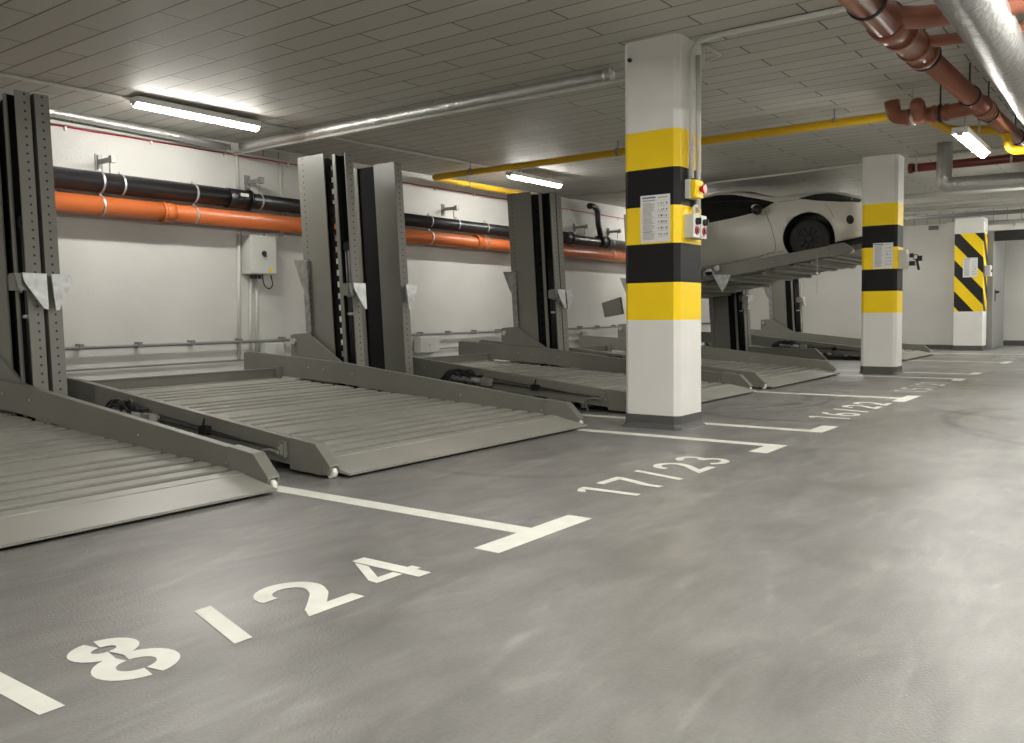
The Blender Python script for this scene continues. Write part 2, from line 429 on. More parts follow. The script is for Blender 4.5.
def glyph(b, ch, xc, y0, w, sx=1):
    h = H; r = w / 2
    if ch == '1':
        poly(b, [(-r, 0), (r, 0), (r, h), (-r, h)], xc, y0, sx)
        poly(b, [(-r, h), (-r, h - .045), (-r - .06, h - .085), (-r - .065, h - .03)], xc, y0, sx)
    elif ch == '/':
        poly(b, [(-.085, 0), (-.085 + w, 0), (.085, h), (.085 - w, h)], xc, y0, sx)
    elif ch == '7':
        poly(b, [(-.125, h), (-.125, h - w), (.125, h - w), (.125, h)], xc, y0, sx)
        ribbon(b, [(.093, h - w * .7), (.045, h * .55), (.0, h * .3), (-.012, 0)], w, xc, y0, sx)
    elif ch == '2':
        ribbon(b, arc(0, h - .115, .098, .088, 190, -25, 16) + [(.06, .165), (.0, .105), (-.045, .062), (-.078, .034)], w, xc, y0, sx)
        poly(b, [(-.128, 0), (.125, 0), (.125, w), (-.05, w), (-.1, w * .75)], xc, y0, sx)
    elif ch == '3':
        ribbon(b, arc(-.005, h - .105, .085, .077, 160, -80, 14), w, xc, y0, sx)
        ribbon(b, arc(-.005, .112, .10, .084, 88, -160, 16), w, xc, y0, sx)
    elif ch == '4':      # stencil cut: stem with a nub, separate slanted stroke and bar
        poly(b, [(.02, 0), (.02 + w * 1.05, 0), (.02 + w * 1.05, h), (.02, h)], xc, y0, sx)
        poly(b, [(.02 + w * 1.04, .075), (.115, .075), (.115, .125), (.02 + w * 1.04, .125)], xc, y0, sx)
        poly(b, [(-.13, .075), (.008, .075), (.008, .125), (-.075, .125)], xc, y0, sx)
        poly(b, [(-.13, .075), (-.075, .125), (.008, .262), (.008, h - .03), (-.125, .125)], xc, y0, sx)
    elif ch == '8':      # stencil cut: two rings split by slots
        wr = w * .98
        for a0, a1 in ((97, 264), (-84, 83)):
            ribbon(b, arc(0, h - .085, .070, .058, a0, a1, 12), wr, xc, y0, sx)
        for a0, a1 in ((97, 264), (-84, 83)):
            ribbon(b, arc(0, .105, .090, .078, a0, a1, 12), wr, xc, y0, sx)
    elif ch == '6':
        ribbon(b, arc(0, .112, .095, .084, 0, 360, 24)[:-1], w, xc, y0, sx, True)
        ribbon(b, [(-.09, .12), (-.085, .2), (-.06, .27), (-.01, .325), (.06, h - .02)], w, xc, y0, sx)
    elif ch == '5':
        poly(b, [(-.1, h), (.11, h), (.11, h - w), (-.1, h - w)], xc, y0, sx)
        poly(b, [(-.1, h), (-.1 + w * .9, h), (-.1 + w * .9, .19), (-.11, .18)], xc, y0, sx)
        ribbon(b, arc(-.005, .118, .10, .09, 120, -150, 16), w, xc, y0, sx)
    elif ch == '0':
        ribbon(b, arc(0, h / 2, .09, h / 2 - w / 2, 0, 360, 24)[:-1], w, xc, y0, sx, True)
    elif ch == '9':
        ribbon(b, arc(0, h - .112, .095, .084, 0, 360, 24)[:-1], w, xc, y0, sx, True)
        ribbon(b, [(.09, h - .12), (.085, h - .2), (.06, h - .27), (.01, h - .325), (-.06, .02)], w, xc, y0, sx)
def number(text, xs, label, w=.06, sx=1, worn=False, y0=2.25):
    t = thing('painted_bay_number', (xs[0], y0, 0), label, 'painted number')
    for ch, x in zip(text, xs):
        b = MB(); glyph(b, ch, x, y0, w, sx); b.build('digit' if ch != '/' else 'stroke', M['line_worn'] if worn else M['line'], t)
number('18/24', (1.052, 1.342, 1.685, 2.02, 2.41), 'white stencilled bay number 18/24 on the floor, the nearest', .066)
number('17/23', (4.225, 4.51, 4.82, 5.145, 5.47), 'white bay number 17/23 painted on the floor before the nearest pillar', .056, y0=2.27)
number('16/22', (8.32, 8.66, 9.02, 9.40, 9.80), 'white bay number 16/22 painted on the floor past the nearest pillar', .058, 1.08, y0=2.27)
number('15/21', (11.55, 11.92, 12.3, 12.68, 13.05), 'white bay number 15/21 painted on the floor before the second pillar', .058, 1.1)
number('14/20', (16.1, 16.5, 16.85, 17.25, 17.65), 'worn grey bay number 14/20 painted past the second pillar', .058, 1.1, True)
number('13/19', (19.5, 19.9, 20.3, 20.7, 21.1), 'farthest white bay number 13/19 painted near the striped end pillar', .06, 1.12)
# ------------------------------------------------------------------ parking lifts
SL = .0565
def lean(p): return (p[0], p[1] + SL * p[2], p[2])
PF = 6.93                                                # front of the posts at floor level
def beam_top(y):
    pts = [(4.18, .203), (5.69, .359), (7.06, .50), (8.757, .595)]
    for (a, za), (c, zc) in zip(pts, pts[1:]):
        if y <= c: return za + (zc - za) * (y - a) / (c - a)
    return .595
def deck_z(y): return .045 + .055 * (y - 4.25)
BEAM = [(4.10, .02), (4.075, .09), (4.18, .203), (5.69, .359), (7.06, .50), (8.70, .592), (8.757, .575), (8.757, .36), (7.06, .27), (4.40, .055), (4.16, .012)]
def post(root, x0, w, side, see=False):
    x1 = x0 + w; top = 2.76
    m = MB(lean)
    if side == 'R':
        m.box(x0, x0 + .012, PF + .345, PF + .758, .02, top + .03)    # wide side panel
        m.box(x0, x1, PF + .758, PF + .77, .02, top + .03)
        m.box(x0, x0 + .012, PF + .158, PF + .205, .02, top)         # flange
        m.box(x0 + .012, x1, PF + .19, PF + .205, .02, top, 1)  # web coloured near-black to hold the shade inside the channel
        for q0, q1 in (((PF + .205, PF + .30), (PF + .375, PF + .75)) if see else ((PF + .205, PF + .75),)): m.box(x1 - .008, x1 - .001, q0, q1, .02, top, 1)
        m.box(x1 - .014, x1, PF, PF + .19, .02, top, 1)             # back of the chain channel
        m.box(x0, x1, PF, PF + .014, .02, top)
        # perforated skins
        for (ya, yb, uc) in ((PF + .345, PF + .77, PF + .69),):
            m.add([(x0 - .0012, ya, .02), (x0 - .0012, yb, .02), (x0 - .0012, yb, top + .03), (x0 - .0012, ya, top + .03)], [(3, 2, 1, 0)], 2, False,
                  [[(ya - uc, top), (yb - uc, top), (yb - uc, 0), (ya - uc, 0)]])
        xc = (x0 + x1) / 2 + .012
    else:
        m.box(x0, x1, PF, PF + .33, .02, top)
        m.box(x0 + .03, x1, PF + .33, PF + .69, .02, top - .01, 1)
        m.box(x0, x0 + .012, PF + .61, PF + .70, .02, top); m.box(x0, x1, PF + .69, PF + .70, .02, top)
        xc = (x0 + x1) / 2
    m.add([(x0, PF - .0012, .02), (x1, PF - .0012, .02), (x1, PF - .0012, top), (x0, PF - .0012, top)], [(0, 1, 2, 3)], 2, False,
          [[(x0 - xc, 0), (x1 - xc, 0), (x1 - xc, top), (x0 - xc, top)]])
    po = m.build('post', [M['lift'], M['lift_dark'], M['perf']], root)
    if side == 'R':
        r = MB(lean); xr = x0 + .05
        r.box(xr, xr + .02, PF + .205, PF + .25, .03, top - .02); r.box(xr, xr + .02, PF + .312, PF + .36, .03, top - .02)
        z = .1
        while z < top - .06:
            r.box(xr, xr + .02, PF + .25, PF + .312, z, z + .066); z += .128
        r.build('lifting_rack', M['lift_dark'], po)
        c = MB(lean)
        c.tube([(x0 + .045, PF + .06, .3), (x0 + .045, PF + .06, 1.72)], .026, 8)
        c.tube([(x0 + .05, PF + .115, .3), (x0 + .05, PF + .115, 1.72)], .022, 8)
        c.build('lifting_chain', M['chain'], po)
        c = MB(lean); c.cyl((x0 + .02, PF + .085, 1.75), (x0 + .085, PF + .085, 1.75), .055, 16); c.build('chain_pulley', M['lift_dark'], po)
        c = MB(lean); c.cyl((x0 + .01, PF + .03, 1.02), (x0 + .01, PF + .1, 1.02), .016, 10); c.build('bolt', M['steel'], po)
        # rear guide bracket with strap
        h = MB(lean)
        h.prism([(PF + .66, 1.63), (PF + .905, 1.64), (PF + .80, 1.36), (PF + .765, 1.30), (PF + .765, .82), (PF + .71, .80), (PF + .70, 1.36)], 0, x0 - .03, x0 - .004)
        h.box(x0 - .045, x0 - .03, PF + .67, PF + .70, .82, 1.62)
        h.build('guide_bracket', M['galv_dull'], po)
    # front safety catch
    h = MB(lean); yh = PF - .075
    if side == 'R':
        a, c = x0 - .07, x1 + .0
        out = [(a, 1.355), (c, 1.350), (c, 1.072), (c - .035, 1.082), (a + .008, 1.29)]
    else:
        a, c = x0 + .0, x1 + .05
        out = [(a, 1.35), (c, 1.348), (c, 1.29), (a + .045, 1.068), (a + .02, 1.07)]
    h.prism(out, 1, yh - .012, yh)
    h.prism([(p[0] * .4 + (a + c) / 2 * .6, p[1] * .6 + 1.26 * .4) for p in out], 1, yh, PF)
    sc = h.build('safety_catch', M['galv'], po)
    if side == 'R':
        h = MB(lean); h.prism([(a - .05, 1.35), (a - .002, 1.35), (a - .002, 1.20), (a - .03, 1.24)], 1, yh + .004, PF + .02); h.box(a - .045, x0 + .005, yh + .03, PF + .05, 1.22, 1.34); h.build('catch_bracket', M['lift'], po)
    return po

def lift(label, pl, xl, xr, pr, raised=None, pw=.11, see=False):
    """pl / pr: left edges of the left and right post; xl / xr: outer faces of the platform"""
    root = thing('parking_lift', (xl, 4.1, 0), label, 'parking lift', 'two-post parking lifts along the back wall')
    xf = None
    bm = BEAM
    if raised:
        bm = [(4.10, .02), (4.075, .09), (4.18, .203), (5.69, .359), (7.06, .50), (8.05, .555), (8.05, .31), (7.06, .27), (4.40, .055), (4.16, .012)]
        ang, (py, pz), (ty, tz) = raised
        ca, sa = math.cos(ang), math.sin(ang)
        xf = lambda p: (p[0], ty + (p[1] - py) * ca - (p[2] - pz) * sa, tz + (p[1] - py) * sa + (p[2] - pz) * ca)
    tb = .06
    # ribbed deck
    # sheet with narrow pressed grooves, every few of them a wide flat
    grooves = []
    g = 4.385
    for _ in range(5): grooves.append(g); g += .178
    while g < 8.2:
        g += .155
        for _ in range(4):
            if g < 8.2: grooves.append(g)
            g += .178
    prof = [(4.25, .0), (4.262, .046)]
    for g in grooves:
        prof += [(g - .042, .050), (g - .038, -.006), (g + .062, -.006), (g + .038, .046), (g + .042, .050)]
    prof.append((8.35, .05))
    d = MB(xf); n = len(prof)
    top = [(x, y, deck_z(y) + h) for x in (xl + tb, xr - tb) for y, h in prof]
    bot = [(x, y, deck_z(y) + h - .006) for x in (xl + tb, xr - tb) for y, h in prof]
    d.add(top + bot, [(i, n + i, n + i + 1, i + 1) for i in range(n - 1)] + [(2 * n + i, 2 * n + i + 1, 3 * n + i + 1, 3 * n + i) for i in range(n - 1)])
    d.build('ribbed_deck', M['deck'], root)
    # front ramp lip
    d = MB(xf)
    d.prism([(3.965, .034), (4.27, .088), (4.31, .06), (4.30, .05), (3.97, .020)], 0, xl + .02 + tb, xr - .012 - tb)
    d.build('front_lip', M['deck'], root)
    # side beams
    for k, (a, c) in enumerate(((xl, xl + tb), (xr - tb, xr))):
        d = MB(xf); d.prism(bm, 0, a, c)
        o_ = c if k == 0 else a
        for yb in (4.45, 5.4, 6.9, 7.35, 7.6):
            zb = beam_top(yb) - .1
            xo = (xr - tb - .004) if k else xl - .004
            d.cyl((xo, yb, zb), (xo + .006, yb, zb), .008, 8, 1)
        sb = d.build('side_beam', [M['lift'], M['steel']], root, .004)
        e = MB(xf)
        e.prism([(4.045, .075), (4.05, .09), (4.18, .213), (4.42, .237), (4.42, .03), (4.13, .02), (4.12, .075)], 0, a - .012, c + .012)
        e.prism([(4.045, .075), (4.12, .075), (4.12, .02), (4.07, .025)], 0, a - .012, a + .012); e.prism([(4.045, .075), (4.12, .075), (4.12, .02), (4.07, .025)], 0, c - .004, c + .012)
        e.build('beam_end', M['lift'], sb, .004)
        w = MB(xf); w.cyl((a + .016, 4.075, .036), (c - .010, 4.075, .036), .033, 20); w.build('roller', M['white_plastic'], sb)
    # rear cross member with end brackets
    d = MB(xf); d.box(xl + tb, xr - tb, 8.14, 8.18, .26, .41); d.box(xl + tb, xr - tb, 8.11, 8.18, .40, .412)
    d.build('rear_cross_member', M['lift'], root)
    d = MB(xf); d.box(xr - tb - .05, xr - tb - .002, 8.05, 8.20, .25, .43); d.build('cross_member_bracket', M['lift'], root)
    # underside cross bars
    for yb in (4.75, 5.6, 6.45, 7.3):
        d = MB(xf); d.box(xl + tb, xr - tb, yb - .03, yb + .03, deck_z(yb) - .045, deck_z(yb) - .007); d.build('cross_bar', M['lift'], root)
    # gusset plate between beam and post
    d = MB(xf)
    d.prism([(7.95, .50), (7.95, .788), (7.90, .80), (7.666, .813), (7.12, .495)], 0, xr - .012, xr + .018)
    g = d.build('gusset_plate', M['lift'], root)
    d = MB(xf); d.cyl((xr - .05, 7.88, .72), (xr - .012, 7.88, .72), .035, 14); d.build('bolt', M['steel'], g)
    # hydraulics along the outer face of the left beam
    if not raised: hydraulics(root, xl - .02)
    if pl is not None: post(root, pl, pw, 'L')
    post(root, pr, pw, 'R', see)
    return root

def hydraulics(root, x):
    xf = None
    h = MB(xf)
    for i in range(9):
        a = i * 1.7; cx = x - .03 - .02 * math.sin(a * 2.1)
        y0 = 6.15 + .03 * i
        h.tube(fillet([(cx, y0 - .12, .24 + .03 * math.sin(a)), (cx - .03, y0 - .03, .37 + .03 * math.cos(a)), (cx, y0 + .12, .36 + .02 * math.sin(a * 3)), (cx, y0 + .22, .25)], .08), .012, 6)
    h.box(x - .05, x, 6.0, 6.32, .25, .33)
    h.build('hydraulic_hose_bundle', M['hose'], root)
    h = MB(xf); h.cyl((x - .035, 6.0, .27), (x - .035, 6.42, .29), .035, 12); h.box(x - .08, x, 5.86, 5.98, .22, .30); h.build('hydraulic_cylinder', M['galv_dull'], root)
    h = MB(xf); h.tube([(x - .01, 5.95, .262), (x - .01, 5.2, .205), (x - .01, 4.52, .155)], .009, 6); h.tube([(x - .012, 5.9, .30), (x - .012, 5.4, .245), (x - .012, 4.9, .19)], .006, 6); h.build('release_cable', M['hose'], root)
    h = MB(xf); h.box(x - .03, x + .02, 5.26, 5.34, .19, .25); h.tube([(x - .02, 5.3, .25), (x - .02, 5.28, .30)], .008, 6); h.build('cable_clip', M['lift_dark'], root)
    h = MB(xf)
    h.box(x - .012, x + .02, 4.45, 4.51, .10, .205); h.box(x - .03, x - .012, 4.46, 4.49, .12, .19); h.tube(fillet([(x - .03, 4.475, .135), (x - .035, 4.56, .15), (x - .035, 4.64, .135), (x - .035, 4.66, .095)], .03), .012, 8)
    h.cyl((x - .045, 4.475, .165), (x + .0, 4.475, .165), .014, 10)
    lv = h.build('release_lever', M['lift'], root)
    h = MB(xf)
    for i in range(7): h.ring((x - .025, 4.655 - .004 * i, .075 - .011 * i), (0, 1, 0) if i % 2 else (1, 0, 0), .006, .004, .003, 8)
    h.build('small_chain', M['steel'], lv)
lift('grey parking lift with ribbed deck, cut off at the left edge behind number 18/24', .0, .25, 3.20, 3.205)
lift('complete grey parking lift with lowered ribbed deck behind number 17/23', 3.35, 3.60, 6.52, 6.59, see=True)
lift('lowered grey parking lift partly hidden by the nearest pillar, behind number 16/22', 7.34, 7.60, 10.50, 10.545, pw=.125)
lift('lowered grey parking lift showing right of the nearest pillar, behind number 15/21', 10.70, 10.95, 14.03, 14.09, pw=.125)
L5 = lift('raised and tilted grey parking lift carrying the white car', 14.74, 14.95, 17.60, 17.66, raised=(-.24, (4.18, .203), (4.216, 2.12)), pw=.125)
L6 = lift('farthest lowered grey parking lift, below and beyond the raised white car', 17.83, 18.28, 21.20, 21.26, pw=.14)
# what stays on the floor and hangs below the raised platform
b = MB(); b.prism([(5.26, .0), (5.26, .06), (5.47, .256), (6.85, .258), (6.85, 0)], 0, 17.52, 17.60); b.build('base_rail', M['lift'], L5)
b = MB(); b.prism([(8.83, 1.20), (8.76, .92), (8.36, .98), (8.42, 1.31)], 0, 14.93, 15.0); b.build('rear_flap', M['lift'], L5)
b = MB(); b.prism([(6.48, 1.68), (6.14, 1.66), (6.30, 1.36)], 0, 14.88, 14.93); b.build('safety_hook', M['galv'], L5)
b = MB(); b.cyl((14.88, 6.55, 1.72), (14.94, 6.55, 1.72), .07, 14); b.cyl((14.88, 6.40, 1.79), (14.94, 6.40, 1.79), .05, 14); b.box(14.88, 14.94, 6.45, 6.66, 1.66, 1.73); b.build('hook_pivot', M['galv'], L5)
b = MB(); b.tube([(14.90, 4.62, 1.95), (14.90, 4.62, 1.28)], .006, 6); b.build('hanging_cable', M['steel'], L5)
b = MB(); b.box(14.98, 17.58, 7.02, 7.14, 1.42, 1.60); b.box(14.98, 17.58, 7.6, 7.72, 1.32, 1.50); b.build('lifting_cross_beam', M['lift'], L5)
b = MB(); b.box(17.5, 17.65, 6.84, 6.96, 1.05, 1.33); b.build('carriage_catch', M['galv'], L5)

# ------------------------------------------------------------------ the white car on the raised lift
def build_car():
    root = thing('car', (15.42, 4.9, 1.93), 'white coupe car parked nose out on the raised tilted lift', 'car')
    W = 1.82                                             # width; local x 0 (near flank) .. W, y rearward, z up
    topl = [(-.98, .50), (-.93, .78), (-.84, .94), (-.6, 1.075), (-.3, 1.14), (.1, 1.185), (.45, 1.225), (.62, 1.275), (.9, 1.41), (1.25, 1.545), (1.7, 1.63), (2.2, 1.635), (2.7, 1.57), (3.1, 1.42), (3.45, 1.24), (3.62, 1.12), (3.75, .9), (3.78, .55)]
    belt = [(-.98, .49), (-.8, .84), (-.4, .99), (0, 1.06), (.45, 1.09), (.8, 1.01), (1.3, .99), (1.9, 1.0), (2.6, 1.04), (3.1, 1.03), (3.6, .98), (3.78, .54)]
    bott = [(-.98, .36), (-.85, .22), (-.45, .2), (.5, .14), (2.3, .14), (3.2, .22), (3.6, .28), (3.78, .42)]
    inset = [(-.98, .42), (-.9, .30), (-.75, .17), (-.5, .07), (-.2, .015), (.1, .0), (.6, .02), (1.5, .03), (2.3, .01), (2.8, .0), (3.2, .04), (3.6, .14), (3.78, .3)]
    roofin = [(-.98, .46), (-.6, .3), (-.3, .22), (.1, .17), (.45, .15), (.7, .2), (1.2, .27), (1.8, .30), (2.4, .29), (3.0, .27), (3.6, .3), (3.78, .4)]
    def itp(t, x):
        if x <= t[0][0]: return t[0][1]
        for (a, p), (c, q) in zip(t, t[1:]):
            if x <= c:
                u = (x - a) / (c - a); return p + (q - p) * u
        return t[-1][1]
    def smooth(t, x): return (itp(t, x - .06) + 2 * itp(t, x) + itp(t, x + .06)) / 4
    def side(y, z):
        """local x of the near flank at station y and height z"""
        i = smooth(inset, y); zb = smooth(bott, y); zl = smooth(belt, y); zt = smooth(topl, y); r = smooth(roofin, y)
        if z <= zl:
            u = (z - zb) / max(zl - zb, .01)
            return i + .07 * (max(0, u - .62) / .38) ** 2 + .09 * (max(0, .35 - u) / .35) ** 2
        u = min(1, (z - zl) / max(zt - zl, .01))
        base = i + .07
        return base + (r + i * .6 - .07 - .0) * (u ** 1.5 if y < .55 else u * .8 + .2 * u * u)
    ys = [-.98, -.95, -.9, -.84, -.75, -.65] + [round(-.55 + .1 * k, 3) for k in range(43)] + [3.78]
    m = MB(); rows = []
    for y in ys:
        zb = smooth(bott, y); zl = smooth(belt, y); zt = smooth(topl, y)
        half = []
        half.append((W / 2, zb))
        for u in (0, .06, .15, .28, .42, .56, .7, .82, .92, 1): half.append((side(y, zb + (zl - zb) * u), zb + (zl - zb) * u))
        for u in (.15, .3, .5, .7, .85, .95): half.append((side(y, zl + (zt - zl) * u * .96), zl + (zt - zl) * u * .96))
        xe = side(y, zt)
        for u in (.25, .6): half.append((xe + (W / 2 - xe) * u, zt - (zt - zl) * .04 * (1 - u) ** 2 + .0))
        half.append((W / 2, zt + .012))
        rows.append(half)
    n = len(rows[0]); vs = []
    for y, h in zip(ys, rows):
        vs += [(x, y, z) for x, z in h] + [(W - x, y, z) for x, z in h[-2:0:-1]]
    N = 2 * n - 2
    fs = [(i * N + j, i * N + (j + 1) % N, (i + 1) * N + (j + 1) % N, (i + 1) * N + j) for i in range(len(ys) - 1) for j in range(N)]
    fs += [tuple(range(N))[::-1], tuple(range((len(ys) - 1) * N, len(ys) * N))]
    me = bpy.data.meshes.new('car_body'); me.from_pydata(vs, [], fs); me.materials.append(M['car']); me.materials.append(M['trim'])
    for p in me.polygons: p.use_smooth = True
    body = bpy.data.objects.new('body', me); COL.objects.link(body)
    # cut the wheel arches
    cut = MB()
    for yc in (0, 2.72):
        for xa, xb in ((-.3, .34), (W - .34, W + .3)):
            cut.cyl((xa, yc, .36), (xb, yc, .36), .44, 36, 0)
    co = cut.build('cut', M['trim'])
    bo = body.modifiers.new('b', 'BOOLEAN'); bo.object = co; bo.operation = 'DIFFERENCE'; bo.solver = 'EXACT'
    bpy.context.view_layer.update()
    dg = bpy.context.evaluated_depsgraph_get()
    nm = bpy.data.meshes.new_from_object(body.evaluated_get(dg))
    body.modifiers.clear(); body.data = nm
    bpy.data.objects.remove(co)
    nm.materials.clear(); nm.materials.append(M['car']); nm.materials.append(M['trim'])
    for p in nm.polygons:
        c = p.center
        p.material_index = 0
        for yc in (0, 2.72):
            r = math.hypot(c.y - yc, c.z - .36)
            if r < .4385 and (c.x < .36 or c.x > W - .36) and .02 < c.x < W - .02: p.material_index = 1; p.use_smooth = False
        if p.normal.z < -.8 and c.z < .3: p.material_index = 1
    body.parent = root
    # patches that lie on the flank
    def patch(name, poly, mt, par=body, off=.005, st=.05, both=True):
        b = MB()
        ya, yb = min(p[0] for p in poly), max(p[0] for p in poly)
        k = max(3, int((yb - ya) / st)); G = []
        for i in range(k + 1):
            y = ya + (yb - ya) * (i / k * .998 + .001); zz = []
            for (p, q) in zip(poly, poly[1:] + poly[:1]):
                if (p[0] - y) * (q[0] - y) < 0: zz.append(p[1] + (q[1] - p[1]) * (y - p[0]) / (q[0] - p[0]))
            if len(zz) >= 2: G.append((y, min(zz), max(zz)))
        nr = 8
        for f in (0, 1):
            b = MB(); v = []
            for y, za, zb in G:
                for j in range(nr + 1):
                    z = za + (zb - za) * j / nr; x = side(y, z) - off
                    v.append((W - x if f else x, y, z))
            b.add(v, [(i * (nr + 1) + j, i * (nr + 1) + j + 1, (i + 1) * (nr + 1) + j + 1, (i + 1) * (nr + 1) + j) for i in range(len(G) - 1) for j in range(nr)], 0, True)
            o = b.build(name, mt); o.parent = par
    win = [(.52, 1.118), (.82, 1.26), (1.31, 1.466), (1.64, 1.541), (2.13, 1.55), (2.6, 1.49), (3.0, 1.3), (3.1, 1.14), (2.6, 1.08), (1.92, 1.03), (1.35, 1.013), (.84, 1.016)]
    patch('side_window', win, M['glass'])
    patch('headlight', [(.08, 1.075), (-.2, 1.095), (-.42, 1.075), (-.84, .90), (-.87, .82), (-.6, .865), (-.23, .965)], M['trim'])
    patch('headlight_lens', [(-.2, 1.03), (-.42, 1.03), (-.66, .93), (-.5, .915)], M['lens'], off=.008)
    # black oval marker on the bumper flank
    patch('side_marker', [(-.71 + .058 * math.cos(a * PI / 6), .53 + .08 * math.sin(a * PI / 6)) for a in range(12)], M['trim'], st=.01, off=.006)
    # door seam
    def seam(name, pts, w, mt):
        b = MB(); P = fillet([(0, y, z) for y, z in pts], .05)
        Q = []
        for i in range(len(P) - 1):
            for k in range(5): Q.append(P[i].lerp(P[i + 1], k / 5))
        Q.append(P[-1])
        b.tube([(side(p.y, p.z) + .001, p.y, p.z) for p in Q], w, 6)
        o = b.build(name, mt); o.parent = body; return o
    seam('door_seam', [(.70, 1.0), (.62, .75), (.58, .40), (.60, .25), (.95, .20), (2.1, .19), (2.25, .35), (2.3, .95)], .005, M['seam_red'])
    seam('hood_seam', [(.45, 1.10), (.2, 1.075), (-.1, 1.04)], .004, M['seam'])
    seam('bumper_seam', [(-.36, .88), (-.44, .74), (-.47, .6)], .003, M['seam'])
    seam('sill_seam', [(.47, .22), (1.5, .215), (2.25, .22)], .004, M['seam'])
    # windscreen: dark glass over the cowl
    b = MB(); v = []
    for i in range(9):
        y = .62 + .68 * i / 8
        for j in range(9):
            xe = side(y, smooth(topl, y)) + .05; x = xe + (W - 2 * xe) * j / 8
            v.append((x, y, smooth(topl, y) + .016 - .015 * abs(j - 4) / 4))
    b.add(v, [(i * 9 + j, i * 9 + j + 1, (i + 1) * 9 + j + 1, (i + 1) * 9 + j) for i in range(8) for j in range(8)], 0, True)
    o = b.build('windscreen', M['glass']); o.parent = body
    # lower front grille and splitter
    b = MB(); b.box(.45, W - .45, -.985, -.93, .30, .42); o = b.build('grille', M['trim']); o.parent = body
    b = MB(); b.box(.35, W - .35, -.9, -.4, .12, .22); o = b.build('front_skirt', M['trim']); o.parent = body
    # mirrors
    for s in (0, 1):
        b = MB(); fx = (lambda x: W - x) if s else (lambda x: x)
        b.sphere((fx(-.055), .80, 1.03), .12, 8, 0, (.9, .75, .8)); b.tube([(fx(.12), .86, .99), (fx(0), .82, .98)], .022, 8)
        mr = b.build('wing_mirror', M['trim']); mr.parent = root
        b = MB(); b.sphere((fx(-.055), .83, 1.10), .075, 8, 0, (.9, .9, .5)); mc = b.build('mirror_cap', M['car']); mc.parent = mr
    # wheels
    for yc in (0, 2.72):
        for xa, xb, xo in ((.035, .245, .03), (W - .035, W - .245, W - .03)):
            b = MB(); d = 1 if xb > xa else -1
            prof = [(.22, .02), (.30, .0), (.335, .03), (.345, .08), (.345, .15), (.335, .19), (.25, .21)]
            ns = 36; v = []
            for j in range(ns):
                a = 2 * PI * j / ns
                for r, h in prof: v.append((xa + d * h, yc + r * math.cos(a), .345 + r * math.sin(a)))
            k = len(prof)
            b.add(v, [(j * k + i, j * k + i + 1, ((j + 1) % ns) * k + i + 1, ((j + 1) % ns) * k + i) for j in range(ns) for i in range(k - 1)], 0, True)
            wh = b.build('wheel', M['tyre']); wh.parent = root
            b = MB(); b.cyl((xa + d * .045, yc, .345), (xa + d * .09, yc, .345), .225, 30)
            for q in range(10):
                a = q * 2 * PI / 10; c, s_ = math.cos(a), math.sin(a)
                b.tube([(xa + d * .03, yc + .03 * c, .345 + .03 * s_), (xa + d * .035, yc + .21 * c, .345 + .21 * s_)], .014, 5)
            b.ring((xa + d * .04, yc, .345), (1, 0, 0), .2, .04, .022, 30)
            b.cyl((xa + d * .012, yc, .345), (xa + d * .05, yc, .345), .05, 16)
            rm = b.build('rim', M['rim']); rm.parent = wh
    root.rotation_euler = (-math.atan(.15), 0, 0)
    return root
build_car()

# ------------------------------------------------------------------ lamps
M['tube_aisle'] = emit('lit_led_tube_aisle', (1.0, .975, .91, 1), 66)
def lamp(x0, x1, y, z, label, rods=False, tm='tube'):
    t = thing('tube_lamp', (x0, y, z), label, 'lamp', 'ceiling tube lamps')
    b = MB(); b.box(x0 - .012, x1 + .012, y - .074, y + .074, z - .012, z + .05); b.box(x0 - .012, x0 - .001, y - .03, y + .03, z - .04, z); b.box(x1 + .001, x1 + .012, y - .03, y + .03, z - .04, z)
    b.build('housing', M['lamp_body'], t)
    b = MB(); n = 10; v = []
    for x in (x0, x1):
        for k in range(n + 1):
            a = PI + PI * k / n; v.append((x, y + .046 * math.cos(a), z - .013 + .046 * math.sin(a)))
    b.add(v, [(k, k + 1, n + 2 + k, n + 1 + k) for k in range(n)] + [tuple(range(n + 1))[::-1], tuple(range(n + 1, 2 * n + 2))], 0, True)
    b.build('diffuser', M[tm], t)
    for fx in (.2, .8):
        x = x0 + (x1 - x0) * fx; b = MB(); b.cyl((x, y, z + .05), (x, y, cz(x) - .003), .012 if rods else .03, 8); b.build('hanger', M['conduit'], t)
    return t
lamp(5.06, 6.58, 8.56, 3.235, 'lit tube lamp above the black and orange pipes, the nearest')
lamp(11.42, 12.86, 8.45, 3.25, 'lit tube lamp above the lift posts left of the nearest pillar')
lamp(17.8, 19.2, 8.45, 3.28, 'lit tube lamp on the ceiling behind the raised white car')
lamp(9.72, 11.14, 1.62, 2.76, 'bright tube lamp hung on rods under the red-brown pipe at right', True, 'tube_aisle')
lamp(20.6, 22.0, 5.9, 3.40, 'added unseen tube lamp behind the second pillar, brightening the far wall', tm='tube_aisle')  # added to brighten the far wall, hidden from the camera
lamp(25.2, 26.6, .4, 3.3, 'added unseen tube lamp brightening the passage beyond the far doorway', tm='tube_aisle')  # extra light put in for the passage wall, source out of view
lamp(5.9, 7.35, .25, 3.05, 'added out-of-view tube lamp above the middle of the driving aisle', tm='tube_aisle')  # added outside the frame to light the pillar faces
lamp(-1.0, .45, .25, 3.0, 'added unseen tube lamp above the driving aisle behind the viewer', tm='tube_aisle')  # added behind the viewer for more light along the aisle
for x in (-4.0, 2.6, 16.2, 22.4):
    lamp(x, x + 1.45, 1.3, 2.95, 'tube lamp above the driving aisle', tm='tube_aisle')
